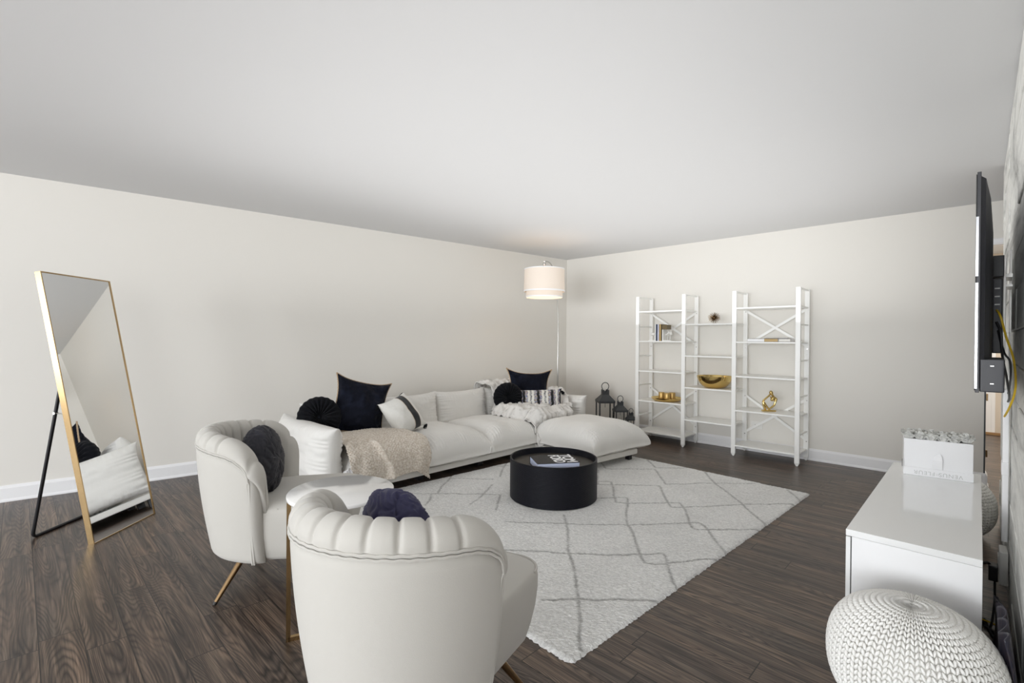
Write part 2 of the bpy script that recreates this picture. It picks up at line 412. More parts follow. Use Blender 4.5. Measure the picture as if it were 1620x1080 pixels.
# baseboards with a shoe moulding and a top bead
def baseboard(name, p0, p1, nrm):
    p0, p1, nv = Vector(p0), Vector(p1), Vector(nrm).normalized(); prof = [(0, 0), (.022, 0), (.022, .010), (.014, .022), (.014, .100), (.010, .108), (.004, .122), (0, .122)]
    V = []; F = []
    for p in (p0, p1):
        for d, z in prof: V.append((p.x+nv.x*d, p.y+nv.y*d, z))
    n = len(prof)
    for k in range(n): F.append((k, (k+1) % n, n+(k+1) % n, n+k))
    F += [tuple(range(n))[::-1], tuple(range(n, 2*n))]
    o = mesh(name, V, F, M['trim'], smooth=False); bm = bmesh.new(); bm.from_mesh(o.data); bmesh.ops.recalc_face_normals(bm, faces=bm.faces); bm.to_mesh(o.data); bm.free()
    return structure(o)
nl = (.9925, -.1218, 0)
baseboard('baseboard_left', (wx(-6.8), -6.8, 0), (wx(YB), YB, 0), nl)
baseboard('baseboard_back', (wx(YB), YB, 0), (.047, YB, 0), (0, -1, 0))
baseboard('baseboard_end', (.047, YB-.022, 0), (.047, YB+.12, 0), (1, 0, 0))
baseboard('baseboard_rear', (-6.0, -6.86, 0), (4.3, -6.86, 0), (0, 1, 0))
# doorway beside the back wall: head casing, end post, hinges, hallway
g = B(); g.box(.047, 1.06, YB-.014, YB, 2.105, 2.15, .004); g.box(.047, 1.0, YB, YB+.12, 2.098, 2.115)
structure(g.done('trim_1', M['trim']))
g = B(); g.box(.036, .046, YB-.004, YB-.0005, .122, 1.25); structure(g.done('trim_2', M['lantern']))
g = B(); g.box(.0475, .060, YB+.02, YB+.05, .26, .32, .003); g.box(.0475, .060, YB+.02, YB+.05, .75, .81, .003); structure(g.done('trim_3', M['brass']))
solid('wall_hall', [(-.6, 9.3), (1.4, 9.3), (1.4, 9.42), (-.6, 9.42)], 0, CH, M['hallwall'])
solid('wall_hall_left', [(-.72, YB+.12), (-.6, YB+.12), (-.6, 9.3), (-.72, 9.3)], 0, CH, M['wall'])
solid('wall_hall_right', [(1.4, YB+.12), (1.52, YB+.12), (1.52, 9.3), (1.4, 9.3)], 0, CH, M['wall'])
g = B(); g.box(-.3, .13, 9.262, 9.298, .0, 2.03, .004); structure(g.done('door_1', M['trim']))
g = B(); g.box(.13, .165, 9.27, 9.298, 0, 2.1, .004); g.box(-.4, .6, 9.27, 9.298, 2.04, 2.15, .004); structure(g.done('trim_4', M['trim']))
g = B(); g.box(-.59, 1.39, 9.24, 9.262, 0, .035, .004); structure(g.done('trim_5', M['woodstrip']))
# cord raceway on the slab wall with outlet box
g = B(); g.box(.085, .1065, 3.30, 3.36, .30, 1.03, .004); g.box(.082, .1065, 3.29, 3.37, .62, .68, .004)
structure(g.done('trim_6', M['trim']))

# ============================================================ RUG
RUG = [[(-1.306, 1.926), (-1.226, 2.004), (-1.141, 2.09), (-0.927, 2.295), (-0.788, 2.103), (-0.665, 1.953), (-0.599, 1.878), (-0.559, 1.907), (-0.426, 2.102), (-0.27, 2.325)], [(-0.87, 3.009), (-0.748, 2.847), (-0.63, 2.706), (-0.443, 2.526), (-0.273, 2.355), (-0.214, 2.274), (0.032, 2.011)], [(-1.74, 2.561), (-1.569, 2.408), (-1.521, 2.424), (-1.299, 2.674), (-1.231, 2.725), (-1.206, 2.71), (-1.075, 2.553), (-0.922, 2.379), (-0.82, 2.479), (-0.727, 2.641), (-0.669, 2.693), (-0.41, 2.973)], [(-1.483, 3.007), (-1.379, 2.911), (-1.254, 2.792), (-1.047, 2.999)], [(-0.161, 2.998), (0.023, 2.746)], [(-0.269, 2.343), (-0.004, 2.644), (0.017, 2.644)], [(-1.096, 1.63), (-1.037, 1.696), (-1.018, 1.736), (-0.948, 1.813), (-0.917, 1.793), (-0.852, 1.694), (-0.766, 1.537), (-0.653, 1.376), (-0.529, 1.258), (-0.431, 1.138), (-0.351, 1.044), (-0.286, 0.971), (-0.25, 0.944), (-0.223, 0.952), (-0.165, 1.01), (-0.146, 1.058), (-0.075, 1.179), (-0.041, 1.235), (0.014, 1.295)], [(-1.36, 1.998), (-1.301, 2.064), (-1.271, 2.075), (-1.158, 1.944), (-1.048, 1.793), (-0.938, 1.666), (-0.88, 1.697), (-0.748, 1.845), (-0.663, 1.964), (-0.608, 2.017), (-0.573, 1.989), (-0.503, 1.906), (-0.411, 1.77), (-0.362, 1.686), (-0.31, 1.625), (-0.274, 1.607), (-0.144, 1.753), (0.015, 1.942)], [(-1.209, 0.774), (-1.078, 0.905), (-0.976, 0.997), (-0.845, 1.116), (-0.669, 1.306), (-0.549, 1.431), (-0.441, 1.571), (-0.379, 1.662), (-0.315, 1.738), (-0.268, 1.711), (-0.211, 1.647), (-0.111, 1.525), (-0.041, 1.451), (0.03, 1.386)], [(-1.033, 1.166), (-0.93, 1.069), (-0.844, 0.984), (-0.74, 0.863), (-0.648, 0.753), (-0.573, 0.691), (-0.475, 0.6), (-0.383, 0.502), (-0.285, 0.396), (-0.226, 0.331), (-0.152, 0.25), (-0.078, 0.147), (0.01, 0.055)], [(-0.895, 0.469), (-0.785, 0.578), (-0.675, 0.674), (-0.562, 0.762), (-0.409, 0.914), (-0.325, 1.016), (-0.26, 1.111), (-0.235, 1.122), (-0.179, 1.056), (-0.094, 0.935), (-0.039, 0.859), (0.014, 0.816)], [(-0.377, 0.238), (-0.336, 0.29), (-0.311, 0.334), (-0.262, 0.387), (-0.195, 0.445), (-0.072, 0.574), (0.011, 0.669), (0.032, 0.673)], [(-1.585, 2.309), (-1.461, 2.141), (-1.372, 2.007), (-1.301, 1.932)], [(-2.427, 1.236), (-2.243, 1.036), (-2.156, 0.911), (-2.021, 0.775)], [(-2.251, 0.536), (-2.013, 0.77), (-1.789, 1.003), (-1.654, 1.122)], [(-2.286, 1.104), (-2.007, 1.358)], [(-2.029, 0.72), (-1.932, 0.643), (-1.852, 0.548)], [(-2.374, 1.861), (-2.195, 1.629), (-2.039, 1.462)], [(-1.895, 1.24), (-1.731, 0.99), (-1.65, 0.815)], [(-1.654, 1.122), (-1.526, 0.98), (-1.425, 0.874)], [(-2.315, 1.681), (-2.259, 1.767)]]
def rug():
    F0 = np.array([-1.114, 1.484]); vd = np.array([.04424, .99902]); ud = np.array([.99902, -.04424])
    W, L = 2.36, 3.03; du = .0085
    nu, nv = int(W/du), int(L/du)
    u = np.linspace(-W, 0, nu); v = np.linspace(0, L, nv); U, V = np.meshgrid(u, v, indexing='ij')
    ju = nrg.uniform(-.004, .004, U.shape); jv = nrg.uniform(-.004, .004, U.shape)
    d = np.full(U.shape, 9.)
    wob = (vnoise(U*14+50, V*14, 3)-.5)*.012
    for pl in RUG:
        for (a, b), (c, e) in zip(pl, pl[1:]):
            dx, dy = c-a, e-b; l2 = dx*dx+dy*dy+1e-9
            t = np.clip(((U-a)*dx+(V-b)*dy)/l2, 0, 1)
            d = np.minimum(d, np.hypot(U+wob-a-t*dx, V-wob-b-t*dy))
    z = .016+nrg.uniform(-.002, .002, U.shape)+(vnoise(U*9+30, V*9, 1)-.5)*.003
    lm = np.clip(1-(d-.0055)/.006, 0, 1)*(vnoise(U*90+300, V*90, 5)*.5+.5)
    z -= lm*.004
    # rounded corner and edges dropping to the floor
    edge = np.minimum(np.minimum(-U, U+W), np.minimum(V, L-V)); z = np.where(edge < .006, .001, np.where(edge < .016, z-.004, z))
    cr = .035; cu, cv = np.maximum(U+cr, 0), np.maximum(cr-V, 0); rr = np.hypot(cu, cv); k = np.where((rr > cr) & (cu > 0) & (cv > 0), cr/np.maximum(rr, 1e-6), 1)
    U2 = np.where(k < 1, -cr+cu*k, U)+ju; V2 = np.where(k < 1, cr-cv*k, V)+jv
    X = F0[0]+U2*ud[0]+V2*vd[0]; Y = F0[1]+U2*ud[1]+V2*vd[1]
    o = mesh('area_rug', np.stack([X, Y, z], -1).reshape(-1, 3), grid_faces(nu, nv), M['rug'], smooth=False)
    base = np.array([.83, .825, .805])*(1+(vnoise(U*5+20, V*5, 8)-.5)[..., None]*.10)*(1+nrg.uniform(-.16, .10, U.shape)[..., None])
    dark = np.array([.20, .195, .185])
    col = base*(1-lm[..., None]*.8)+dark*lm[..., None]*.8
    colour_attr(o, col.reshape(-1, 3))
    tag(o, 'light grey wool rug with thin dark crossing lines under the coffee table', 'rug')
rug()

# ============================================================ BOOKSHELF
def bookshelf():
    t = empty('bookshelf', 'wide white metal bookshelf with X braces against the back wall', 'bookshelf', (-2.19, 5.64, 0))
    yf, yb = 5.46-5.64, 5.81-5.64; px = [-3.092+2.19, -2.49+2.19, -1.918+2.19, -1.302+2.19]; m = M['shelf']
    def post(x, y, wd, name='post'):
        g = B(); g.box(x-wd/2, x+wd/2, y-.015, y+.015, .03, 1.80, .002, 1)
        # pointed foot
        q = [g.bm.verts.new((x+a*wd/2, y+b*.015, .03)) for a, b in ((-1, -1), (1, -1), (1, 1), (-1, 1))]
        e = [g.bm.verts.new((x+a*.007, y+b*.007, .0)) for a, b in ((-1, -1), (1, -1), (1, 1), (-1, 1))]
        for k in range(4): g.bm.faces.new((q[k], q[(k+1) % 4], e[(k+1) % 4], e[k]))
        g.bm.faces.new(e[::-1]); g.done(name, m, t)
    for x in px: post(x, yf, .045); post(x, yb, .045)
    def side(x, zs):
        for z in zs: B().box(x-.012, x+.012, yf+.014, yb-.014, z-.012, z+.002, .002, 1).done('side_rail', m, t)
    side(px[0], (.31, .69, 1.06, 1.43, 1.795)); side(px[1], (1.795,)); side(px[2], (1.795,)); side(px[3], (.31, .69, 1.06, 1.43, 1.795))
    th = .016
    for a, b_, zs in ((0, 1, (.121, .503, .874, 1.246, 1.616)), (1, 2, (.331, .709, 1.079, 1.448)), (2, 3, (.121, .503, .874, 1.246, 1.616))):
        for z in zs:
            B().box(px[a]-.01 if a != 1 else px[a]+.02, px[b_]+.01 if a != 1 else px[b_]-.02, yf-.012, yb+.01, z-th, z, .002, 1).done('shelf_board', m, t)
        for z in zs:   # the board ends show past the posts on the inner frames
            pass
    def brace(x0, z0, x1, z1, dy):
        B().sqbar((x0, yb-.001+dy, z0), (x1, yb-.001+dy, z1), .005, .026, (0, 0, 1)).done('brace', m, t)
    for a, b_ in ((0, 1), (2, 3)):
        for zl, zh in ((1.205, 1.60), (.215, .64)):
            brace(px[a], zh, px[b_], zl, -.004); brace(px[a], zl, px[b_], zh, .004)
    for i, x in enumerate(px):     # bolt heads
        for z in (1.175, 1.60, .63, .20) if i in (0, 3) else (1.175, 1.585, .63, .20):
            B().tube([(x+.006, yb-.015, z), (x+.006, yb-.019, z)], .007, 8).done('bolt', M['chrome'], t)
    return t
bookshelf()
# things on the shelves
def bowl():
    z0 = .7095
    pr = [(0, 0), (.09, 0), (.13, .018), (.165, .055), (.186, .10), (.194, .137), (.190, .137), (.181, .10), (.160, .058), (.127, .024), (.088, .006), (0, .006)]
    o = B().lathe([(r, z*1.0) for r, z in pr], 64).done('bowl', M['gold'], None, True, (-2.195, 5.63, z0), angle=60)
    tag(o, 'hammered gold bowl on the middle bay of the bookshelf', 'bowl')
bowl()
def sputnik():
    g = B(); c = Vector((0, 0, 0)); r = random.Random(4)
    bmesh.ops.create_icosphere(g.bm, subdivisions=2, radius=.016)
    n = 120
    for i in range(n):
        zz = 1-2*(i+.5)/n; a = i*2.39996; q = math.sqrt(1-zz*zz); d = Vector((q*math.cos(a), q*math.sin(a), zz))
        L = r.uniform(.060, .073); 
        g.tube([d*.012, d*L], [.0022, .0012], 5)
    o = g.done('spiked_ornament', M['brass'], None, False, (-2.195, 5.60, 1.449+.069)); tag(o, 'spiky brass starburst ornament on the top of the middle bay', 'ornament')
sputnik()
def tray():
    z0 = .5035; cx, cy = -2.775, 5.62
    pr = [(0, 0), (.13, 0), (.165, .012), (.184, .040), (.190, .042), (.180, .022), (.160, .016), (.13, .006), (0, .006)]
    o = B().lathe(pr, 64).done('tray', M['gold'], None, True, (cx, cy, z0), angle=60); tag(o, 'round gold tray holding three candles on the left bay', 'tray')
    for i, (dx, dy, lab) in enumerate(((-.060, -.02, 'gold pillar candle on the left of the round gold tray'), (.035, -.062, 'gold pillar candle at the front middle of the round tray'), (.056, .03, 'gold pillar candle on the right of the round gold tray'))):
        c = B().lathe([(0, 0), (.035, 0), (.037, .003), (.037, .094), (.034, .098), (.02, .096), (0, .093)], 40).done('candle', M['candle'], None, True, (cx+dx, cy+dy, z0+.007))
        tag(c, lab, 'candle', 'gold candles on the tray')
        B().tube([(0, 0, .092), (.001, 0, .101)], .0012, 6).done('wick', M['rubber'], c)
tray()
def thinker():
    S = .000312
    def P(x, z, y=0): return Vector(((x-520)*S, y, (880-z)*S))
    g = B(); k = 12
    def limb(pts, rad):
        # smoothed polyline with rounded ends
        P_ = [Vector(p) for p in pts]; Q = []; R = []
        for i in range(len(P_)-1):
            for s in range(5):
                u = s/5; Q.append(P_[i].lerp(P_[i+1], u)); R.append(rad[i]*(1-u)+rad[i+1]*u)
        Q.append(P_[-1]); R.append(rad[-1])
        for _ in range(2):
            Q = [Q[0]]+[(Q[i-1]+Q[i]*2+Q[i+1])/4 for i in range(1, len(Q)-1)]+[Q[-1]]
        d0 = (Q[0]-Q[1]).normalized()*R[0]*.5; d1 = (Q[-1]-Q[-2]).normalized()*R[-1]*.5
        g.tube([Q[0]+d0]+Q+[Q[-1]+d1], [R[0]*.4]+R+[R[-1]*.4], k)
    limb([P(595, 190), P(600, 240), P(640, 320), P(690, 400)], [.014, .020, .012, .013])      # head, neck
    limb([P(690, 400), P(740, 430), P(765, 450)], [.013, .013, .012])
    limb([P(690, 410), P(650, 470), P(600, 500)], [.020, .021, .011])                          # chest
    limb([P(690, 420), P(600, 420), P(570, 370)], [.013, .009, .006])
    limb([P(765, 445), P(740, 570), P(700, 680), P(610, 750), P(520, 810)], [.014, .011, .010, .009, .008])
    limb([P(560, 300), P(530, 350), P(440, 430), P(345, 515)], [.007, .009, .009, .009])
    limb([P(345, 530, .004), P(370, 640, .004), P(400, 760, .004), P(430, 850, .004)], [.010, .016, .014, .010])
    limb([P(350, 540, -.01), P(430, 680, -.01), P(520, 800, -.01), P(560, 850, -.008)], [.009, .010, .009, .009])
    g.box(-.066, .070, -.022, .022, .0, .016, .006, 3)
    o = g.done('figurine', M['gold'], None, True, (-1.61, 5.6, .5035), (0, 0, math.radians(38)), angle=60); tag(o, 'gold seated thinker figurine on the right bay of the bookshelf', 'figurine')
thinker()
def books():
    z0 = 1.2465
    def book(x0, x1, h, d, mc, lab, y=5.50, spine=True):
        t = empty('book', lab, 'book', ((x0+x1)/2, y, z0), 0, 'books between the bookends'); w2 = (x1-x0)/2
        B().box(-w2+.0015, w2-.0015, .004, d, .002, h-.003).done('pages', M['paper'], t)
        g = B(); g.box(-w2, -w2+.0015, 0, d, 0, h); g.box(w2-.0015, w2, 0, d, 0, h); g.box(-w2, w2, 0, .003, 0, h); g.done('cover', mc, t)
    book(-2.868, -2.847, .205, .15, M['navybook'], 'dark navy book standing between the crystal bookends')
    book(-2.846, -2.826, .205, .15, M['bluewhite'], 'pale lilac book between the navy and the ochre book')
    book(-2.825, -2.798, .205, .15, M['goldbook'], 'ochre spined book leaning against the right bookend')
    book(-2.797, -2.792, .205, .13, M['brownbook'], 'thin dark brown book beside the ochre book')
    # small dark block on top of the right bookend upright
    t = empty('book', 'small bronze book lying on the upright of the right bookend', 'book', (-2.757, 5.56, z0+.1415))
    B().box(-.033, .033, -.055, .055, .0015, .0525, .001).done('pages', M['brownbook'], t)
    g = B(); g.box(-.034, .034, -.056, .056, 0, .0015); g.box(-.034, .034, -.056, .056, .0525, .055); g.box(-.034, -.0325, -.056, .056, 0, .055); g.done('cover', M['brownbook'], t)
    def bookend(x, s, lab, h):
        t = empty('bookend', lab, 'bookend', (x, 5.56, z0), 0, 'white bookends with quartz clusters')
        B().box(*( (-.105, 0) if s < 0 else (0, .115)), -.05, .05, 0, .008, .001).done('foot_plate', M['shelf'], t)
        B().box(*((-.014, 0) if s < 0 else (0, .014)), -.05, .05, .008, h, .001).done('upright', M['shelf'], t)
        g = B(); r = random.Random(5+s)
        n = 46 if s > 0 else 30
        cx = s*(.068 if s > 0 else .06)
        for i in range(n):
            d = Vector((r.uniform(-1, 1), r.uniform(-.7, .7), r.uniform(-.25, 1))).normalized()
            c0 = Vector((cx, 0, .085 if s > 0 else .075)); L = r.uniform(.02, .05 if s > 0 else .042)
            g.tube([c0, c0+d*L*.8, c0+d*L], [.009, .007, .0005], 6)
        g.tube([(cx-.018, 0, .008), (cx-.016, 0, .08)], .003, 8); g.tube([(cx+.012, 0, .008), (cx+.012, 0, .08)], .003, 8)
        g.done('quartz_cluster', M['crystal'], t)
    bookend(-2.869, -1, 'white bookend with pale quartz cluster left of the upright books', .205)
    bookend(-2.7905, 1, 'white bookend with quartz cluster right of the upright books', .14)
    # lying books on the right bay
    def flat(x0, x1, mc, lab, y0, h, dz=0, grp=None):
        t = empty('book', lab, 'book', ((x0+x1)/2, y0, z0+dz), 0, grp); w2 = (x1-x0)/2
        B().box(-w2+.002, w2-.002, .004, .16, .0025, h-.0025).done('pages', M['white'], t)
        g = B(); g.box(-w2, w2, 0, .165, 0, .0025); g.box(-w2, w2, 0, .165, h-.0025, h); g.box(-w2, w2, 0, .003, 0, h); g.done('cover', mc, t); return t
    flat(-1.80, -1.632, M['white'], 'white book lying flat at the left on the right bay shelf', 5.51, .033)
    flat(-1.628, -1.50, M['goldbook'], 'bronze spined book lying flat beside the white one', 5.50, .034)
    flat(-1.497, -1.39, M['offwhite'], 'off-white book lying flat at the right end of the row', 5.52, .033)
    flat(-1.64, -1.42, M['white'], 'thin white book lying across the bronze spined book', 5.54, .010, .0345)
books()

# outlet on the back wall behind the shelf
t = empty('wall_outlet', 'white wall outlet plate behind the right bay of the bookshelf', 'outlet', (-1.80, YB-.001, .30))
B().box(-.06, .06, -.006, 0, -.04, .04, .002).done('plate', M['outlet'], t)
B().box(-.022, -.010, -.0075, -.006, -.006, .006).done('socket', M['rubber'], t)
B().box(.010, .022, -.0075, -.006, -.006, .006).done('socket', M['rubber'], t)

# ============================================================ LANTERNS
def lantern(x, y, s, rz, lab):
    t = empty('lantern', lab, 'lantern', (x, y, 0), rz, 'charcoal lanterns in descending size'); m = M['lantern']
    H, w_ = .66*s, .105*s           # handle top, half width
    zb = .42*s
    g = B()
    g.box(-w_, w_, -w_, w_, 0, .02*s, .002)
    for a in (-1, 1):
        for b_ in (-1, 1): g.box(min(a*w_, a*(w_-.016*s)), max(a*w_, a*(w_-.016*s)), min(b_*w_, b_*(w_-.016*s)), max(b_*w_, b_*(w_-.016*s)), .02*s, zb)
    for a in (-1, 1):
        g.box(-w_, w_, a*w_-.006*s, a*w_+.006*s, zb-.02*s, zb); g.box(a*w_-.006*s, a*w_+.006*s, -w_, w_, zb-.02*s, zb)
    g.done('frame', m, t)
    # pyramid roof with a collar whose four sides have a V notch
    V = []; F = []
    lv = [(w_*1.06, zb), (w_*1.06, zb+.008*s), (w_*.44, zb+.085*s), (w_*.40, zb+.100*s)]
    for r, z in lv: V += [(-r, -r, z), (r, -r, z), (r, r, z), (-r, r, z)]
    for i in range(3):
        for k in range(4): F.append((i*4+k, i*4+(k+1) % 4, i*4+4+(k+1) % 4, i*4+4+k))
    F.append((3, 2, 1, 0)); mesh('roof', V, F, m, t, False)
    V = []; F = []; r = w_*.42; zt = zb+.155*s; z1 = zb+.092*s
    cs = [(-r, -r), (r, -r), (r, r), (-r, r)]
    for k in range(4):
        a, b_ = Vector((*cs[k], 0)), Vector((*cs[(k+1) % 4], 0)); mid = (a+b_)/2; n = len(V)
        q = [a+Vector((0, 0, z1)), b_+Vector((0, 0, z1)), b_+Vector((0, 0, zt)), b_*.8+a*.2+Vector((0, 0, zt)), mid+Vector((0, 0, z1+.018*s)), a*.8+b_*.2+Vector((0, 0, zt)), a+Vector((0, 0, zt))]
        V += [tuple(p) for p in q]; V += [tuple(p-Vector((p.x, p.y, 0))*.07) for p in q]
        F.append(tuple(range(n, n+7))); F.append(tuple(range(n+13, n+6, -1)))
        for j in range(7): F.append((n+j, n+7+j, n+7+(j+1) % 7, n+(j+1) % 7))
    mesh('collar', V, F, m, t, False)
    g = B(); R = w_*.47; zc = zb+.155*s+R*.9
    pts = [(-R*.75, 0, zb+.12*s)]+[(R*math.cos(a)*1.0, 0, zc+R*1.05*math.sin(a)) for a in np.linspace(PI*1.22, -PI*.22, 26)]+[(R*.75, 0, zb+.12*s)]
    g.tube(pts, .0045*s+.001, 8); g.done('handle', m, t, True)
    k = w_-.009*s
    for ax in range(4):
        g = B()
        if ax < 2: g.box(-k+.004, k-.004, (-k, k)[ax]-.001, (-k, k)[ax]+.001, .022*s, zb-.022*s)
        else: g.box((-k, k)[ax-2]-.001, (-k, k)[ax-2]+.001, -k+.004, k-.004, .022*s, zb-.022*s)
        g.done('pane', M['glass'], t)
    g = B(); g.tube([(0, 0, zb), (0, 0, zb-.09*s)], .003, 6); g.done('hook', m, t)
    return t
lantern(-3.66, 5.60, 1.0, math.radians(48), 'largest charcoal lantern standing nearest the room corner')
lantern(-3.41, 5.58, .765, math.radians(48), 'middle sized charcoal lantern between two others by the wall')
lantern(-3.235, 5.555, .545, math.radians(48), 'smallest charcoal lantern beside the left end of the bookshelf')

# ============================================================ SOFA
def put_pillow(name, m, parent, center, right, up, wd, ht, top, bot, loc0=(0, 0, 0), **k):
    V, F, S = pillow_mesh(wd, ht, top, bot, **k)
    fm = frame(Vector(center)-Vector(loc0), right, up)
    return mesh(name, V, F, m, parent, True, xf=fm), S
def sofa():
    L0 = (-3.9, 3.18, 0)
    t = empty('sofa', 'long low light grey linen sofa with plump cushions along the left wall', 'sofa', L0)
    B().box(-4.42+3.9, -3.405+3.9, 1.62-3.18, 4.74-3.18, .078, .132, .022, 4).done('base', M['linen_base'], t, True)
    for x in (-4.33, -3.52):
        for y in (1.75, 2.46, 3.16, 3.86, 4.6): B().box(x-.03+3.9, x+.03+3.9, y-.03-3.18, y+.03-3.18, 0.018 if x > -3.6 and y > 1.5 else 0, .08, .004).done('foot', M['black'], t)
    for i in range(4):
        yc = 1.745+.357+i*.714
        put_pillow('seat_cushion', M['linen'], t, (-3.765, yc, .175), (1, 0, 0), (0, 1, 0), .83, .735, .235, .045, L0, a=4.6, b=.34, ear=.10, pinch=.03, n=130, pleat=.008, seed=i+1, pf=38, wr=.006, bulge=.05, pe=3.2)
        put_pillow('back_cushion', M['linen'], t, (-4.26, yc+.012, .45), (0, 1, 0), (-.14, 0, 1), .725, .43, .125, .11, L0, a=4, b=.42, ear=.13, pinch=.05, n=90, pleat=.006, pe=3.5, seed=i+11, pf=30, wr=.005)
    put_pillow('arm_cushion', M['linen'], t, (-3.865, 1.625, .362), (1, 0, 0), (0, .05, 1), .97, .43, .115, .115, L0, a=4.5, b=.40, ear=.10, pinch=.03, n=120, pleat=.008, seed=21, pf=24, wr=.006, pe=5)
    put_pillow('arm_cushion', M['linen'], t, (-3.865, 4.745, .362), (1, 0, 0), (0, -.05, 1), .97, .43, .115, .115, L0, a=4.5, b=.40, ear=.13, pinch=.03, n=90, pleat=.007, pe=4, seed=23, pf=26, wr=.006)
    B().box(-3.43+3.9, -3.418+3.9, 1.532-3.18, 1.536-3.18, .15, .215).done('care_tag', M['offwhite'], t)
sofa()
def ottoman():
    L0 = (-2.95, 4.25, 0); th = math.radians(-6.5)
    t = empty('ottoman', 'light grey linen ottoman with one plump cushion at the far end of the sofa', 'ottoman', L0, th)
    B().box(-.42, .40, -.43, .27, .078, .135, .022, 4).done('base', M['linen_base'], t, True)
    for x, y in ((-.33, -.34), (.33, -.34), (-.33, .19), (.33, .21)): B().box(x-.025, x+.025, y-.025, y+.025, .018 if y < .2 else .018, .08, .004).done('foot', M['black'], t)
    V, F, S = pillow_mesh(.88, .83, .245, .04, a=4.6, b=.34, ear=.13, pinch=.04, n=140, pleat=.010, seed=31, pf=38, wr=.006, bulge=.05, pe=3.2)
    mesh('seat_cushion', V, F, M['linen'], t, True, loc=(0, -.045, .178))
ottoman()

# ------------------------------------------------------------ scatter pillows
def tufted(name, m, lab, center, normal, r, th, seed=0, group=None, pl=22):
    """round pillow with radial pleats running to a central button"""
    nr, na = 34, 180; V = []; a = np.linspace(0, 2*PI, na, endpoint=False)
    rs = np.sin(np.linspace(0, 1, nr)*PI/2)
    allv = []
    for sgn in (1, -1):
        for q in rs:
            ph = 3*vnoise(np.array([q*2+seed]), np.array([seed+1.]), 2)[0]
            pleat = .013*np.sin(a*pl+.5*np.sin(a*3+seed)+ph)*min(1, q*3)*(1-q**4)+.006*(vnoise(a*5+10, np.full(na, q*6+seed), seed)-.5)
            h = th/2*max(0, 1-q**3.2)**.5*(1-.75*math.exp(-(q/.22)**2))
            rr = r*q*(1+.012*np.sin(a*pl+1)*(q > .8))
            allv.append(np.stack([rr*np.cos(a), rr*np.sin(a), sgn*(h+pleat*(h > .004))], -1))
    Vv = np.vstack(allv); F = []
    for s in range(2):
        o = s*nr*na
        for i in range(nr-1):
            for j in range(na):
                f = (o+i*na+j, o+i*na+(j+1) % na, o+(i+1)*na+(j+1) % na, o+(i+1)*na+j); F.append(f[::-1] if s else f)
    nv = Vector(normal).normalized(); up = Vector((0, 0, 1)); right = up.cross(nv)
    fm = frame((0, 0, 0), right, up-nv*up.dot(nv))
    o = mesh(name, Vv, F, m, None, True, xf=fm); o.location = center
    bm = bmesh.new(); bm.from_mesh(o.data); bmesh.ops.remove_doubles(bm, verts=bm.verts, dist=1e-4); bm.to_mesh(o.data); bm.free()
    o.data.polygons.foreach_set('use_smooth', [True]*len(o.data.polygons))
    g = B(); g.lathe([(0, .0), (.016, .002), (.020, .010), (.014, .018), (0, .021)], 20)
    g.done('button', m, o, True, tuple(nv*(th*.10)), fm.to_euler(), angle=80)
    tag(o, lab, 'pillow', group); return o
tufted('round_pillow', M['blackv'], 'round black velvet pillow beside the large navy pillow at the near end', (-4.02, 1.79, .575), (.90, -.38, .22), .177, .14, 1, 'round black velvet pillows')
tufted('round_pillow', M['blackv'], 'round black velvet pillow beside the striped lumbar pillow on pale fur', (-3.93, 3.985, .575), (.82, -.52, .22), .175, .14, 4, 'round black velvet pillows')

def square_pillow(name, m, lab, center, right, up, wd, ht, th, cord=None, group=None, **k):
    V, F, S = pillow_mesh(wd, ht, th/2, th/2, **k)
    fm = frame((0, 0, 0), right, up)
    o = mesh(name, V, F, m, None, True, xf=fm, loc=center); tag(o, lab, 'pillow', group)
    if cord:
        U, Vv, s = S; rim = (np.maximum(np.abs(U), np.abs(Vv)) > .9999); P = V[rim]; ang = np.arctan2(Vv[rim], U[rim]); P = P[np.argsort(ang)]
        A = np.array(fm); P = P @ A[:3, :3].T
        g = B(); pts = [tuple(p) for p in P[::2]]; rad = [.0055+.0018*(i % 2) for i in range(len(pts))]
        g.tube(pts, rad, 6, close=True); g.done('cord_trim', M[cord], o, True)
    return o, S, fm
square_pillow('square_pillow', M['navy'], 'large midnight navy velvet pillow with tan cord edge on the sofa', (-4.0, 2.155, .63), (.10, .53, -.13), (-.18, .18, 1), .47, .48, .17, 'tan', a=2.6, b=.55, ear=.22, pinch=.08, n=90, pleat=.004, seed=41, wr=.018)
square_pillow('square_pillow', M['navy'], 'black velvet pillow with corded edge behind the striped lumbar pillow', (-4.0, 4.42, .615), (.62, .70, -.03), (-.20, .10, 1), .50, .48, .15, 'tan', a=2.6, b=.55, ear=.30, pinch=.12, n=80, pleat=.004, seed=47, wr=.014)
def banded_pillow():
    ctr = (-3.80, 2.47, .55)
    o, S, fm = square_pillow('square_pillow', M['bwpillow'], 'white cotton pillow with one wide black band and black tassels', ctr, (-.10, .40, .10), (-.22, -.16, .32), .33, .36, .19, a=2.6, b=.5, ear=.12, pinch=.05, n=90, pleat=.001, seed=51, wr=.004)
    U, V, s = S; cols = np.tile(np.array([.76, .75, .71]), (len(U), 1))
    cols[(U > .08) & (U < .52)] = (.015, .016, .018); e = ((U > .52) & (U < .57)) | ((U > .03) & (U < .08)); cols[e] = (.60, .50, .38)
    colour_attr(o, cols); A = fm.to_3x3()
    for u, v, d in ((-1, 1, (.5, -.3, -1)), (1, 1, (-.3, -.2, -.6)), (1, -1, (.4, -.6, -.45)), (-1, -1, (.7, .5, -.3))):
        g = B(); p = A @ Vector((u*.172, v*.186, 0)); tassel(g, p, d, .045, .013, 22); g.done('tassel', M['blackv'], o)
banded_pillow()
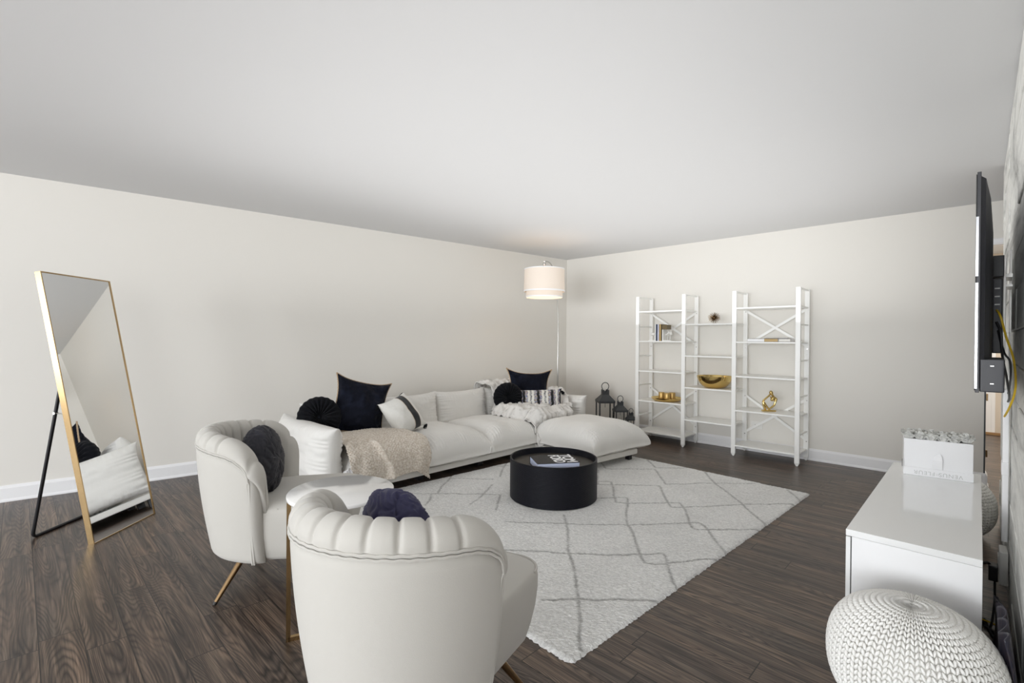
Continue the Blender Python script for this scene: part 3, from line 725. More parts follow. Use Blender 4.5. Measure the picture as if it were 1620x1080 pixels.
def striped_pillow():
    ctr = (-3.70, 4.27, .515)
    V, F, S = pillow_mesh(.53, .30, .075, .075, a=3, b=.5, ear=.08, pinch=.04, n=150, pleat=.001, seed=55, wr=.003)
    U, Vv, s = S
    # raised woven stripes
    patt = [(.00, .06, 'w'), (.06, .13, 'm'), (.13, .19, 'k'), (.19, .25, 'm'), (.25, .30, 'w'), (.30, .34, 'k2'), (.34, .39, 'w'), (.39, .45, 'm'), (.45, .51, 'k'), (.51, .56, 'm'), (.56, .61, 'w'), (.61, .65, 'k2'), (.65, .70, 'w'), (.70, .76, 'm'), (.76, .82, 'k'), (.82, .87, 'm'), (.87, .92, 'w'), (.92, .96, 'm'), (.96, 1.01, 'k')]
    q = (U+1)/2+.006*np.sin(Vv*14); cols = np.zeros((len(U), 3)); h = np.zeros(len(U))
    hs = np.modf(np.abs(np.sin(np.floor(Vv*34)*12.9+np.floor(U*70)*78.2)*43758.5))[0]
    spec = np.array([(.55, .54, .50), (.10, .19, .42), (.48, .30, .12), (.10, .10, .11), (.70, .68, .62), (.16, .13, .30)])
    for a, b, c in patt:
        mk = (q >= a) & (q < b)
        if c == 'w': cols[mk] = (.78, .76, .71); h[mk] = .005
        elif c == 'k': cols[mk] = (.010, .010, .012); h[mk] = .008
        elif c == 'k2': cols[mk] = np.where((hs[mk] < .5)[:, None], (.05, .05, .055), (.6, .6, .58))
        else: cols[mk] = spec[(hs[mk]*5.99).astype(int)]; h[mk] = 0
    V[:, 2] += h*s*(1-np.abs(Vv)**8)
    fm = frame((0, 0, 0), (.70, .70, .035), (-.22, .16, 1))
    o = mesh('lumbar_pillow', V, F, M['stripes'], None, True, xf=fm, loc=ctr); colour_attr(o, cols)
    tag(o, 'long lumbar pillow woven in black, white and multicolour stripes', 'pillow')
    g = B(); p = fm.to_3x3() @ Vector((.265, .13, 0)); tassel(g, p, (.6, .3, -.8), .05, .012, 22); g.done('tassel', M['blackv'], o)
    g = B(); p = fm.to_3x3() @ Vector((-.265, .14, 0)); tassel(g, p, (-.6, -.3, -.6), .03, .01, 16); g.done('tassel', M['offwhite'], o)
striped_pillow()

# ------------------------------------------------------------ throws
def path_eval(P, t):
    P = np.array(P, float); d = np.r_[0, np.cumsum(np.hypot(*np.diff(P, axis=0).T))]; L = d[-1]
    # smooth the corner points
    tt = np.linspace(0, L, 400); X = np.interp(tt, d, P[:, 0]); Z = np.interp(tt, d, P[:, 1])
    k = np.ones(31)/31; Xp = np.convolve(np.pad(X, 15, 'edge'), k, 'valid'); Zp = np.convolve(np.pad(Z, 15, 'edge'), k, 'valid')
    return np.interp(t*L, tt, Xp), np.interp(t*L, tt, Zp), L
def knit_throw():
    nt, ny = 190, 150
    t = np.linspace(0, 1, nt); v = np.linspace(0, 1, ny); T, Vv = np.meshgrid(t, v, indexing='ij')
    P = [(-3.90, .435), (-3.75, .436), (-3.62, .438), (-3.48, .425), (-3.40, .39), (-3.345, .325), (-3.325, .25), (-3.325, .17), (-3.34, .06)]
    y0 = 1.722+.0*T; y1 = 2.445-.05*(1-T)**2-.02*np.sin(T*9)
    Y = y0+(y1-y0)*Vv
    # hem height by position along the seat
    hem = np.interp(Vv[0], [0, .12, .30, .45, .62, .80, .90, 1], [.245, .19, .15, .145, .155, .165, .12, .065])
    full = .06
    L = path_eval(P, np.array([0.]))[2]
    tend = 1-(hem-full)/L
    start = np.interp(Vv[0], [0, .1, .3, .7, 1], [.10, .04, .0, .02, .2])
    TT = start[None, :]+T*(tend-start)[None, :]
    X, Z, _ = path_eval(P, TT)
    N = np.stack([np.gradient(Z, axis=0), -np.gradient(X, axis=0)], -1); N /= np.linalg.norm(N, axis=-1, keepdims=True)+1e-9; N = -N
    fold = .016*np.maximum(0, np.sin(Y*26+TT*3+2*vnoise(Y*3, TT*2, 4)))*np.clip((TT-.5)*3, 0, 1)+.03*np.exp(-((Y-1.93-(TT-.4)*.28)/.022)**2)*np.clip((TT-.25)*3, 0, 1)
    fold += .05*np.exp(-((Y-1.765)/.04)**2)*np.clip((TT-.15)*6, 0, 1)*np.clip((.75-TT)*5, 0, 1)*(.6+.4*np.sin(TT*40))
    s = TT*L
    knit = .0038*np.abs(np.sin((s*1.0+Y)*PI/.026))*np.abs(np.sin((s*1.0-Y)*PI/.026))+nrg.uniform(-.0012, .0012, X.shape)
    D = .012+fold+knit*1.7
    sign = 1
    Xo = X+np.abs(N[..., 0])*D; Zo = Z+N[..., 1]*np.sign(1)*D*np.where(N[..., 1] > 0, 1, -1)
    o = mesh('knit_throw', np.stack([Xo, Y+.006*np.sin(s*30), Zo], -1).reshape(-1, 3), grid_faces(nt, ny), M['throw'], None, True)
    md = o.modifiers.new('thickness', 'SOLIDIFY'); md.thickness = .009; md.offset = -1
    tag(o, 'oatmeal knitted throw draped over the near end sofa seat', 'throw blanket')
    g = B(); 
    for i in range(26):
        c = Vector((-3.335+rng.uniform(-.02, .022), 1.715+rng.uniform(-.035, .03), .235+rng.uniform(-.05, .045)))
        d = Vector((rng.uniform(-1, 1), rng.uniform(-1, 1), rng.uniform(-1, 1))).normalized()*.022
        g.tube([c-d, c+Vector((.006, 0, .004)), c+d], [.006, .009, .006], 7)
    g.done('tassel', M['fleece'], o, True)
knit_throw()
def fur_throw():
    nt, ny = 170, 130
    t = np.linspace(0, 1, nt); v = np.linspace(0, 1, ny); T, Vv = np.meshgrid(t, v, indexing='ij')
    P = [(-4.42, .58), (-4.36, .67), (-4.26, .675), (-4.165, .64), (-4.125, .53), (-4.06, .44), (-3.95, .435), (-3.7, .438), (-3.52, .435), (-3.42, .39), (-3.365, .31), (-3.35, .20)]
    X, Z, L = path_eval(P, T)
    y0 = np.interp(T, [0, .25, .36, .46, .7, 1], [3.90, 3.885, 3.86, 3.72, 3.70, 3.84]); y1 = np.interp(T, [0, .3, .6, 1], [4.50, 4.62, 4.78, 4.30])
    Y = y0+(y1-y0)*Vv
    arm = .425+.155*np.clip((Y-4.50)/.14, 0, 1)**.7
    Z = np.where((X > -4.12) & (X < -3.40), np.maximum(Z, arm), np.maximum(Z, np.where(X >= -3.40, Z, 0)))
    sm = np.clip((Y-y0)/.13, 0, 1); Z = Z-.10*(1-sm*sm*(3-2*sm))*np.clip((T-.36)*9, 0, 1)
    n1 = vnoise(Y*11+9, T*L*11+3, 2); n2 = vnoise(Y*24+9, T*L*30+3, 6)
    ridg = 1-np.abs(2*n1-1); ru = np.sin(T*L*95+6*n1+Y*12)*.5+.5
    D = .022+.045*ridg**2+.012*n2+.010*ru*(n1 > .35)+nrg.uniform(-.0015, .0015, X.shape)
    dX = np.gradient(X, axis=0); dZ = np.gradient(Z, axis=0); ln = np.hypot(dX, dZ)+1e-9
    nx, nz = -dZ/ln, dX/ln
    o = mesh('fur_throw', np.stack([X+nx*D, Y+.01*np.sin(T*30)*(Vv < .05), Z+nz*D], -1).reshape(-1, 3), grid_faces(nt, ny), M['fur'], None, True)
    md = o.modifiers.new('thickness', 'SOLIDIFY'); md.thickness = .012; md.offset = 1
    tag(o, 'pale grey ruched fur throw spread over the far seat and sofa arm', 'throw blanket')
fur_throw()

# ============================================================ CHANNEL-BACK CHAIRS
def chair(lab, loc, face, first=None):
    rz = math.atan2(-face[0], face[1])
    if first is not None:
        r = first.copy(); C.objects.link(r); r.location = loc; r.rotation_euler = (0, 0, rz); r['label'] = lab
        for ch in list(first.children):
            c = ch.copy(); C.objects.link(c); c.parent = r
            for gch in ch.children:
                d = gch.copy(); C.objects.link(d); d.parent = c
        return r
    t = empty('armchair', lab, 'chair', loc, rz, 'cream velvet channel back chairs'); m = M['velvet']
    PH = 1.345; A_, B_ = CH_A, CH_B
    def plan(ph):
        return np.array([A_*math.sin(ph), .035-B_*math.cos(ph)])
    def tang(ph):
        d = plan(ph+1e-3)-plan(ph-1e-3); return d/np.linalg.norm(d)
    def ztop(ph):
        q = abs(ph)/PH; z = CH_Z-.045*q**2
        s = (abs(ph)-PH+.34)/.34
        if s > 0: z -= .085*(1-math.sqrt(max(0, 1-min(s, 1)**2)))
        return z
    def tap(z): return 1-.20*max(0, (.70-z)/.52)**1.25
    NS = 260; phs = np.linspace(-PH, PH, NS)
    seams = [math.radians(a) for a in np.arange(-55, 56, 12.2)]
    def padring(ph, ts=1.0, adv=0.0, zd=0):
        p = plan(ph); tg = tang(ph); nr = np.array([tg[1], -tg[0]])
        if np.dot(nr, p-np.array([0, .035])) < 0: nr = -nr
        zt = ztop(ph)-zd; arc = .34
        ds = min([abs(ph-s) for s in seams])*arc
        ch = 1-.17*math.exp(-(ds/.007)**2)-.03*math.exp(-(ds/.022)**2)
        pts = []
        rx, rzr = .056, .062; zc = zt-rzr
        pts.append((.050, zc-.016))
        for a in np.linspace(0, PI, 13):
            pts.append((rx*math.cos(a)*ch, zc+rzr*math.sin(a)*ch))
        zs = .395
        for k in range(1, 9):
            u = k/8; z = zc+(zs-zc)*u; bulge = .012*math.sin(PI*u)
            pts.append((-(rx+bulge)*(ch if u < 1 else 1), z))
        pts.append((.0, zs)); pts.append((.03, zc-.05))
        out = []
        for n_, z in pts:
            q = p*tap(z)+nr*n_*ts+(tg*adv if ph > 0 else -tg*adv)
            out.append((q[0], q[1], z))
        return out
    rings = []
    for j in range(6, 0, -1): a = j/6*PI/2; rings.append(padring(-PH, max(.02, math.cos(a)), .052*math.sin(a), .115*(1-math.cos(a))))
    for ph in phs: rings.append(padring(ph))
    for j in range(1, 7): a = j/6*PI/2; rings.append(padring(PH, max(.02, math.cos(a)), .052*math.sin(a), .115*(1-math.cos(a))))
    n = len(rings[0]); V = [p for r in rings for p in r]; F = []
    for i in range(len(rings)-1):
        for k in range(n): F.append((i*n+k, (i+1)*n+k, (i+1)*n+(k+1) % n, i*n+(k+1) % n))
    o = mesh('channel_back', V, F, m, t, True)
    # plain outer shell
    NS2 = 120; V = []; F = []; rings = []; ps = np.linspace(-PH, PH, NS2)
    def outring(ph, ts=1, adv=0, zd=0):
        p = plan(ph); tg = tang(ph); nr = np.array([tg[1], -tg[0]])
        if np.dot(nr, p-np.array([0, .035])) < 0: nr = -nr
        zs = ztop(ph)-.072-zd; pts = []
        for u in np.linspace(0, 1, 12):
            z = zs+(.205-zs)*u; pts.append((.050+.006*math.sin(PI*u), z))
        for a in np.linspace(0, PI/2, 5)[1:]: pts.append((.050-.035*(1-math.cos(a)), .205-.032*math.sin(a)))
        pts += [(-.03, .172), (-.02, .30), (.0, zs-.03), (.02, zs)]
        out = []
        for n_, z in pts:
            q = p*tap(z)+nr*((n_-.01)*ts+.01)+(tg*adv if ph > 0 else -tg*adv); out.append((q[0], q[1], z))
        return out
    for j in (4, 3, 2, 1): a = j/4*PI/2; rings.append(outring(-PH, max(.02, math.cos(a)), .036*math.sin(a), .10*(1-math.cos(a))))
    for ph in ps: rings.append(outring(ph))
    for j in (1, 2, 3, 4): a = j/4*PI/2; rings.append(outring(PH, max(.02, math.cos(a)), .036*math.sin(a), .10*(1-math.cos(a))))
    n = len(rings[0]); V = [p for r in rings for p in r]
    for i in range(len(rings)-1):
        for k in range(n): F.append((i*n+k, (i+1)*n+k, (i+1)*n+(k+1) % n, i*n+(k+1) % n))
    sh = mesh('outer_shell', V, F, m, t, True)
    for ob in (o, sh):
        bm = bmesh.new(); bm.from_mesh(ob.data); bmesh.ops.recalc_face_normals(bm, faces=bm.faces); bm.to_mesh(ob.data); bm.free()
    # double welt along the seam and down the arm fronts
    for dn, dz in ((.0, 0), (.0, -.011)):
        pts = []
        for ph in np.linspace(-PH, PH, 110):
            p = plan(ph); tg = tang(ph); nr = np.array([tg[1], -tg[0]])
            if np.dot(nr, p-np.array([0, .035])) < 0: nr = -nr
            z = ztop(ph)-.074+dz+.0012*math.sin(ph*60); q = p*tap(z)+nr*.0535; pts.append((q[0], q[1], z))
        def down(sg):
            out = []
            for z in np.linspace(ztop(PH)-.10, .18, 16):
                p = plan(sg*PH); tg = tang(sg*PH)*sg; nr = np.array([tg[1], -tg[0]])
                if np.dot(nr, p-np.array([0, .035])) < 0: nr = -nr
                q = p*tap(z)+nr*.050+tg*(.004+(-dz)*.9-.010); out.append((q[0], q[1], z))
            return out
        pts = down(-1)[::-1]+pts+down(1)
        B().tube(pts, .0042, 7).done('welt', m, t, True)
    # seat
    def outline(sc, n=96):
        P = []; hw, yf, r = .300, .385, .10
        # rounded-front D; rear follows the shell
        pts = []
        for a in np.linspace(0, PI/2, 12): pts.append((hw-r+r*math.sin(PI/2-a)*1.0, yf-r+r*math.sin(a)))
        for a in np.linspace(PI/2, PI, 12): pts.append((-hw+r+r*math.cos(a), yf-r+r*math.sin(a)))
        rr = .280
        for a in np.linspace(PI*.98, PI*2.02, 34): pts.append((rr*math.cos(a), .03+.325*math.sin(a)))
        return [((x)*sc, .03+(y-.03)*sc) for x, y in pts]
    lev = [(.172, .76), (.180, .84), (.200, .90), (.25, .945), (.31, .985), (.37, 1.005), (.41, 1.005), (.430, .99), (.436, .97), (.450, .90), (.459, .75), (.463, .5), (.464, .2), (.464, .02)]
    n = len(outline(1)); V = []; F = []
    for z, s in lev: V += [(x, y, z+.0) for x, y in outline(s)]
    for i in range(len(lev)-1):
        for k in range(n): F.append((i*n+k, i*n+(k+1) % n, (i+1)*n+(k+1) % n, (i+1)*n+k))
    F.append(tuple(range(n))[::-1]); F.append(tuple(range((len(lev)-1)*n, len(lev)*n)))
    mesh('seat', V, F, m, t, True)
    pf = [(x, y, .433) for x, y in outline(.992) if y > .02]
    B().tube([p for p in pf], .0045, 7).done('seat_welt', m, t, True)
    for sx in (-1, 1):
        for sy in (-1, 1):
            top = Vector((sx*.17, .03+sy*.16, .185)); bot = Vector((sx*.275, .03+sy*.255, 0)); e = bot.lerp(top, .06)
            lg = B().tube([top, e], [.016, .0095], 14).done('leg', M['brass'], t, True)
            B().tube([e, bot], [.0098, .009], 12).done('foot_cap', M['rubber'], lg, True)
    return t
CH_A, CH_B, CH_Z = .302, .383, .803
ch0 = chair('cream velvet channel back chair beside the leaning mirror', (-2.642, .986, 0), (.594, .804))
chair('cream velvet channel back chair nearest the camera, seen from behind', (-1.299, .903, 0), (-.339, .941), ch0)

def braided(lab, m, center, normal, r, th, rx=1.0, seed=0):
    nr, na = 60, 160; a = np.linspace(0, 2*PI, na, endpoint=False); th_ = np.linspace(.001, PI-.001, nr)
    Vv = []
    for q in th_:
        x = r*rx*np.sin(q)**.75*np.cos(a); y = r*np.sin(q)**.75*np.sin(a); z = th/2*math.cos(q)*np.ones(na)
        s = 1/.046; w1 = np.sin((x+y)*s*PI*.5+z*18+1.2*np.sin(x*20+seed)); w2 = np.sin((x-y)*s*PI*.5-z*18+1.1*np.sin(y*22+seed))
        h = .013*np.maximum(np.abs(w1)**.6*(w2 > 0), np.abs(w2)**.6*(w2 <= 0)*1.0)+.0035*np.sin((x*w1+y)*240)
        f = 1+h/r*1.1-.05
        Vv.append(np.stack([x*f, y*f, z*(1+h*6)], -1))
    V = np.vstack(Vv); F = []
    for i in range(nr-1):
        for j in range(na): F.append((i*na+j, i*na+(j+1) % na, (i+1)*na+(j+1) % na, (i+1)*na+j)[::-1])
    nv = Vector(normal).normalized(); up = Vector((0, 0, 1)); fm = frame((0, 0, 0), up.cross(nv), up-nv*up.dot(nv))
    o = mesh('braided_pillow', V, F, m, None, True, xf=fm, loc=center); return tag(o, lab, 'pillow')
braided('oval braided midnight velvet pillow on the chair beside the mirror', M['nightsatin'], (-2.655, .885, .618), (.62, .78, .12), .172, .16, .95, 1)
braided('indigo braided satin pillow peeking over the nearest chair back', M['indigo'], (-1.445, .925, .567), (-.10, .99, .15), .168, .14, 1.0, 3)

# ============================================================ SIDE TABLE
def side_table():
    cx, cy = -1.965, .975
    t = empty('side_table', 'round white marble side table with gold frame between the two chairs', 'table', (cx, cy, 0))
    r = .218; B().lathe([(0, .582), (r-.004, .582), (r, .586), (r, .597), (r-.003, .600), (0, .600)], 96).done('table_top', M['marble'], t, True, angle=50)
    w_ = .017; a = Vector((-2.036-cx, .781-cy, 0)); b_ = -a
    pd = Vector((-a.y, a.x, 0)).normalized()*.0
    g = B()
    q = Vector((-.19, .075, 0))*.92
    for p in (a, b_): g.sqbar(p, p+Vector((0, 0, .58)), w_, w_, tuple(a))
    g.sqbar(a+Vector((0, 0, w_/2)), b_+Vector((0, 0, w_/2)), w_, w_); g.sqbar(a+Vector((0, 0, .572)), b_+Vector((0, 0, .572)), w_, w_)
    g.sqbar(q+Vector((0, 0, .572)), -q+Vector((0, 0, .572)), w_, w_)
    g.sqbar(-q, -q+Vector((0, 0, .572)), w_, w_, tuple(q)); g.sqbar(-q+Vector((0, 0, w_/2)), Vector((0, 0, w_/2)), w_, w_)
    g.done('frame', M['goldframe'], t)
side_table()

# ============================================================ COFFEE TABLE + BOOK
def coffee_table():
    cx, cy, z0 = -2.412, 2.962, .018; R = .343
    t = empty('coffee_table', 'round black drum coffee table with a sunken tray top', 'table', (cx, cy, z0))
    g = B(); N = 220
    g.lathe([(0, 0), (R-.004, 0), (R, .004), (R, .306), (R-.002, .309), (R-.009, .309), (R-.012, .305), (R-.014, .262), (R-.02, .258), (0, .258)], N)
    o = g.done('drum', DR, t, True, angle=30)
    B().lathe([(0, .258), (R-.018, .258), (R-.022, .2615), (0, .2615)], 96).done('tray_top', TT, t, True)
def drum_material():
    m = mat('ribbed_black_wood', (.006, .0065, .011), .45)
    m.node_tree.nodes['Principled BSDF'].inputs['Specular IOR Level'].default_value = .22
    k = NT(m); b = m.node_tree.nodes['Principled BSDF']; tc = k.n('ShaderNodeTexCoord')
    sp = k.n('ShaderNodeSeparateXYZ'); k.L(tc.outputs['Object'], sp.inputs[0])
    n = k.noise(tc.outputs['Object'], 40, 3); v = k.M('SINE', k.M('ADD', k.M('MULTIPLY', sp.outputs[2], 900), k.M('MULTIPLY', n, 5)))
    bp = k.n('ShaderNodeBump'); bp.inputs['Strength'].default_value = .5; bp.inputs['Distance'].default_value = .0015
    k.L(v, bp.inputs['Height']); k.L(bp.outputs[0], b.inputs['Normal']); return m
DR = drum_material(); TT = mat('dark_umber_tray', (.030, .026, .020), .5)
coffee_table()
def text_mesh(name, s, size, m, parent, loc, rot, extrude=.0006, weight=.0, xs=1.0, space=1.0, align='CENTER'):
    cu = bpy.data.curves.new(name, 'FONT'); cu.body = s; cu.size = size; cu.extrude = extrude; cu.offset = weight; cu.align_x = align; cu.space_character = space
    o = bpy.data.objects.new('tmp', cu); C.objects.link(o); bpy.context.view_layer.update()
    me = bpy.data.meshes.new_from_object(o.evaluated_get(bpy.context.evaluated_depsgraph_get()))
    C.objects.unlink(o); bpy.data.objects.remove(o)
    for v in me.vertices: v.co.x *= xs
    me.materials.clear(); r = link(name, me, m, parent, False, loc, rot); return r
def coffee_book():
    z0 = .018+.2617; ux = Vector((.569, .823, 0)).normalized(); vy = Vector((-ux.y, ux.x, 0))
    wd, dp, h = .328, .252, .060
    rz = math.atan2(ux.y, ux.x)
    t = empty('book', 'thick black cover book lying on the coffee table', 'book', (BKX, BKY, z0), rz)
    B().box(-wd/2+.004, wd/2-.004, -dp/2+.003, dp/2-.003, .004, h-.004).done('pages', M['paper'], t)
    g = B(); g.box(-wd/2, wd/2, -dp/2, dp/2, 0, .004, .001); g.box(-wd/2, wd/2, -dp/2, dp/2, h-.004, h, .001); g.box(-wd/2, wd/2, dp/2-.004, dp/2, 0, h); g.done('cover', M['cover'], t)
    text_mesh('lettering', 'TOM', .116, M['white'], t, (.072, 0, h), (0, 0, -PI/2), .0005, .003, 1.0, .86)
    text_mesh('lettering', 'FORD', .116, M['white'], t, (-.018, 0, h), (0, 0, -PI/2), .0005, .003, .85, .84)
BKX, BKY = -2.327, 2.868
coffee_book()

# ============================================================ LEANING MIRROR
def leaning_mirror():
    p0 = Vector((-3.805, .323, 0)); t = empty('floor_mirror', 'tall gold framed mirror leaning on a black stand by the left wall', 'mirror', p0)
    right = Vector((-.715, .70, 0)).normalized(); back = Vector((.70, .715, 0)).normalized()*-1
    up = (back*.322+Vector((0, 0, 1.64))); Lh = 1.672; up.normalize(); W_ = .515
    fm = frame((0, 0, 0), right, up); f = fm.to_3x3()
    def bx(name, m, x0, x1, y0, y1, z0, z1, bev=.0008):
        o = B().box(x0, x1, y0, y1, z0, z1, bev, 1).done(name, m, t); o.matrix_local = fm.copy(); return o
    e = .007; d = .036
    g = B(); g.box(0, e, 0, Lh, -d, 0, .0008, 1); g.box(W_-e, W_, 0, Lh, -d, 0, .0008, 1); g.box(e, W_-e, 0, e, -d, 0, .0008, 1); g.box(e, W_-e, Lh-e, Lh, -d, 0, .0008, 1)
    o = g.done('frame', M['goldframe'], t); o.matrix_local = fm.copy()
    bx('glass', M['mirror'], e, W_-e, e, Lh-e, -.008, -.005, 0)
    bx('backing', M['black'], e, W_-e, e, Lh-e, -.030, -.012, 0)
    # folding stand: one bent tube
    A = Vector((-4.177, .065, .009))-p0; Bq = A+right*.50
    h = .96/1.64; ta = f @ Vector((.03, Lh*h, -.04)); tb = f @ Vector((W_-.03, Lh*h, -.04))
    def corner(P, Q, R_, r=.035, n=6):
        a = (P-Q).normalized()*r; b = (R_-Q).normalized()*r; return [Q+a*(1-s)**2+b*s**2 for s in np.linspace(0, 1, n)]
    pts = [ta]+corner(ta, A, Bq)+corner(A, Bq, tb)+[tb]
    B().tube(pts, .0095, 12).done('stand', M['black'], t, True)
    mid = ta.lerp(A, .18); q = f @ Vector((.01, Lh*(h-.105), -.03))
    g = B(); g.tube([mid+Vector((0, 0, 0)), q], .004, 8); g.tube([mid-right*.012, mid+right*.012], .008, 8); g.done('hinge_link', M['chrome'], t, True)
leaning_mirror()

# ============================================================ ARC LAMP
def lamp():
    t = empty('floor_lamp', 'arc floor lamp with white two tier drum shade behind the sofa', 'lamp', (-4.17, 5.2, 0))
    B().lathe([(0, 0), (.15, 0), (.155, .006), (.155, .022), (.148, .03), (.02, .034), (0, .034)], 48).done('base', M['chrome'], t, True)
    B().tube([(0, 0, .03), (0.0, 0, 1.03)], .0125, 14).done('pole', M['chrome'], t, True)
    S = Vector((-3.83+4.17, 4.5-5.2, 0)); pts = [Vector((0, 0, 1.0)), Vector((0, 0, 1.2))]
    ctrl = [Vector((0, 0, 1.0)), Vector((0, .02, 1.9)), Vector((.06, -.12, 2.36)), S+Vector((0, 0, 2.205))]
    pts = []
    for s in np.linspace(0, 1, 30):
        a, b, c, d = ctrl; pts.append(a*(1-s)**3+b*3*s*(1-s)**2+c*3*s*s*(1-s)+d*s**3)
    B().tube(pts, .0075, 12).done('arm', M['chrome'], t, True)
    g = B(); c = S
    g.lathe([(0, 2.11), (.018, 2.112), (.014, 2.13), (.010, 2.15), (.016, 2.165), (.02, 2.18), (.012, 2.20), (0, 2.205)], 20, c.x, c.y); g.done('finial', M['chrome'], t, True)
    def drum(r0, r1, z0, z1, nm):
        return B().lathe([(r0, z0), (r1, z1), (r1-.004, z1), (r0-.004, z0), (r0, z0)], 72, c.x, c.y).done(nm, M['shade'], t, True, angle=50)
    sh = drum(.250, .245, 1.835, 2.115, 'outer_shade'); drum(.222, .222, 1.765, 1.93, 'inner_shade')
    g = B(); g.lathe([(.251, 1.835), (.2525, 1.836), (.2525, 1.853), (.251, 1.854)], 72, c.x, c.y); g.lathe([(.246, 2.105), (.2475, 2.106), (.2475, 2.116), (.246, 2.117)], 72, c.x, c.y); g.lathe([(.223, 1.765), (.2245, 1.766), (.2245, 1.781), (.223, 1.782)], 72, c.x, c.y)
    g.done('trim_band', M['white'], t, True)
    g = B(); g.lathe([(.0, 2.02), (.016, 2.02), (.018, 1.99), (.03, 1.95), (.033, 1.92), (.022, 1.89), (0, 1.882)], 20, c.x, c.y); g.done('bulb', M['bulb'], t, True)
    g = B()
    for k in range(3): a = k*2*PI/3+.4; g.tube([(c.x, c.y, 2.108), (c.x+.243*math.cos(a), c.y+.243*math.sin(a), 2.108)], .003, 6)
    g.done('spider', M['chrome'], t)
    l = bpy.data.lights.new('bulb_light', 'POINT'); l.energy = 1.0; l.color = (1, .74, .48); l.shadow_soft_size = .04
    o = bpy.data.objects.new('bulb_light', l); C.objects.link(o); o.location = (-3.83, 4.5, 1.86)
lamp()

# ============================================================ MEDIA CABINET
def cabinet():
    x0, x1, y0, y1 = -.384, .016, 2.361, 3.898; cx, cy = (x0+x1)/2, (y0+y1)/2; hx, hy = (x1-x0)/2, (y1-y0)/2
    t = empty('media_cabinet', 'long glossy white media cabinet along the slab wall', 'cabinet', (cx, cy, 0))
    B().box(-hx, hx, -hy, hy, .464, .490, .0012, 1).done('top', M['gloss'], t)
    g = B(); th = .018
    g.box(-hx+.020, hx, -hy, -hy+th, .03, .4632, .001, 1); g.box(-hx+.020, hx, hy-th, hy, .03, .4632, .001, 1)
    g.box(-hx+.020, hx-.004, -hy+th, hy-th, .03, .05); g.box(hx-.008, hx-.004, -hy+th, hy-th, .05, .4632)
    for f in (-1/3, 1/3): g.box(-hx+.022, hx-.008, f*hy-.009, f*hy+.009, .05, .4632)
    g.done('body', M['cabside'], t)
    for i in range(3):
        a = -hy+i*2*hy/3+.0015; b_ = -hy+(i+1)*2*hy/3-.0015
        d = B().box(-hx, -hx+.016, a, b_, .034, .460, .001, 1).done('door', M['gloss'], t)
    for x in (-.14, .14):
        for y in (-hy+.08, 0, hy-.08): B().box(x-.02, x+.02, y-.02, y+.02, 0, .03).done('foot', M['plastic'], t)
cabinet()
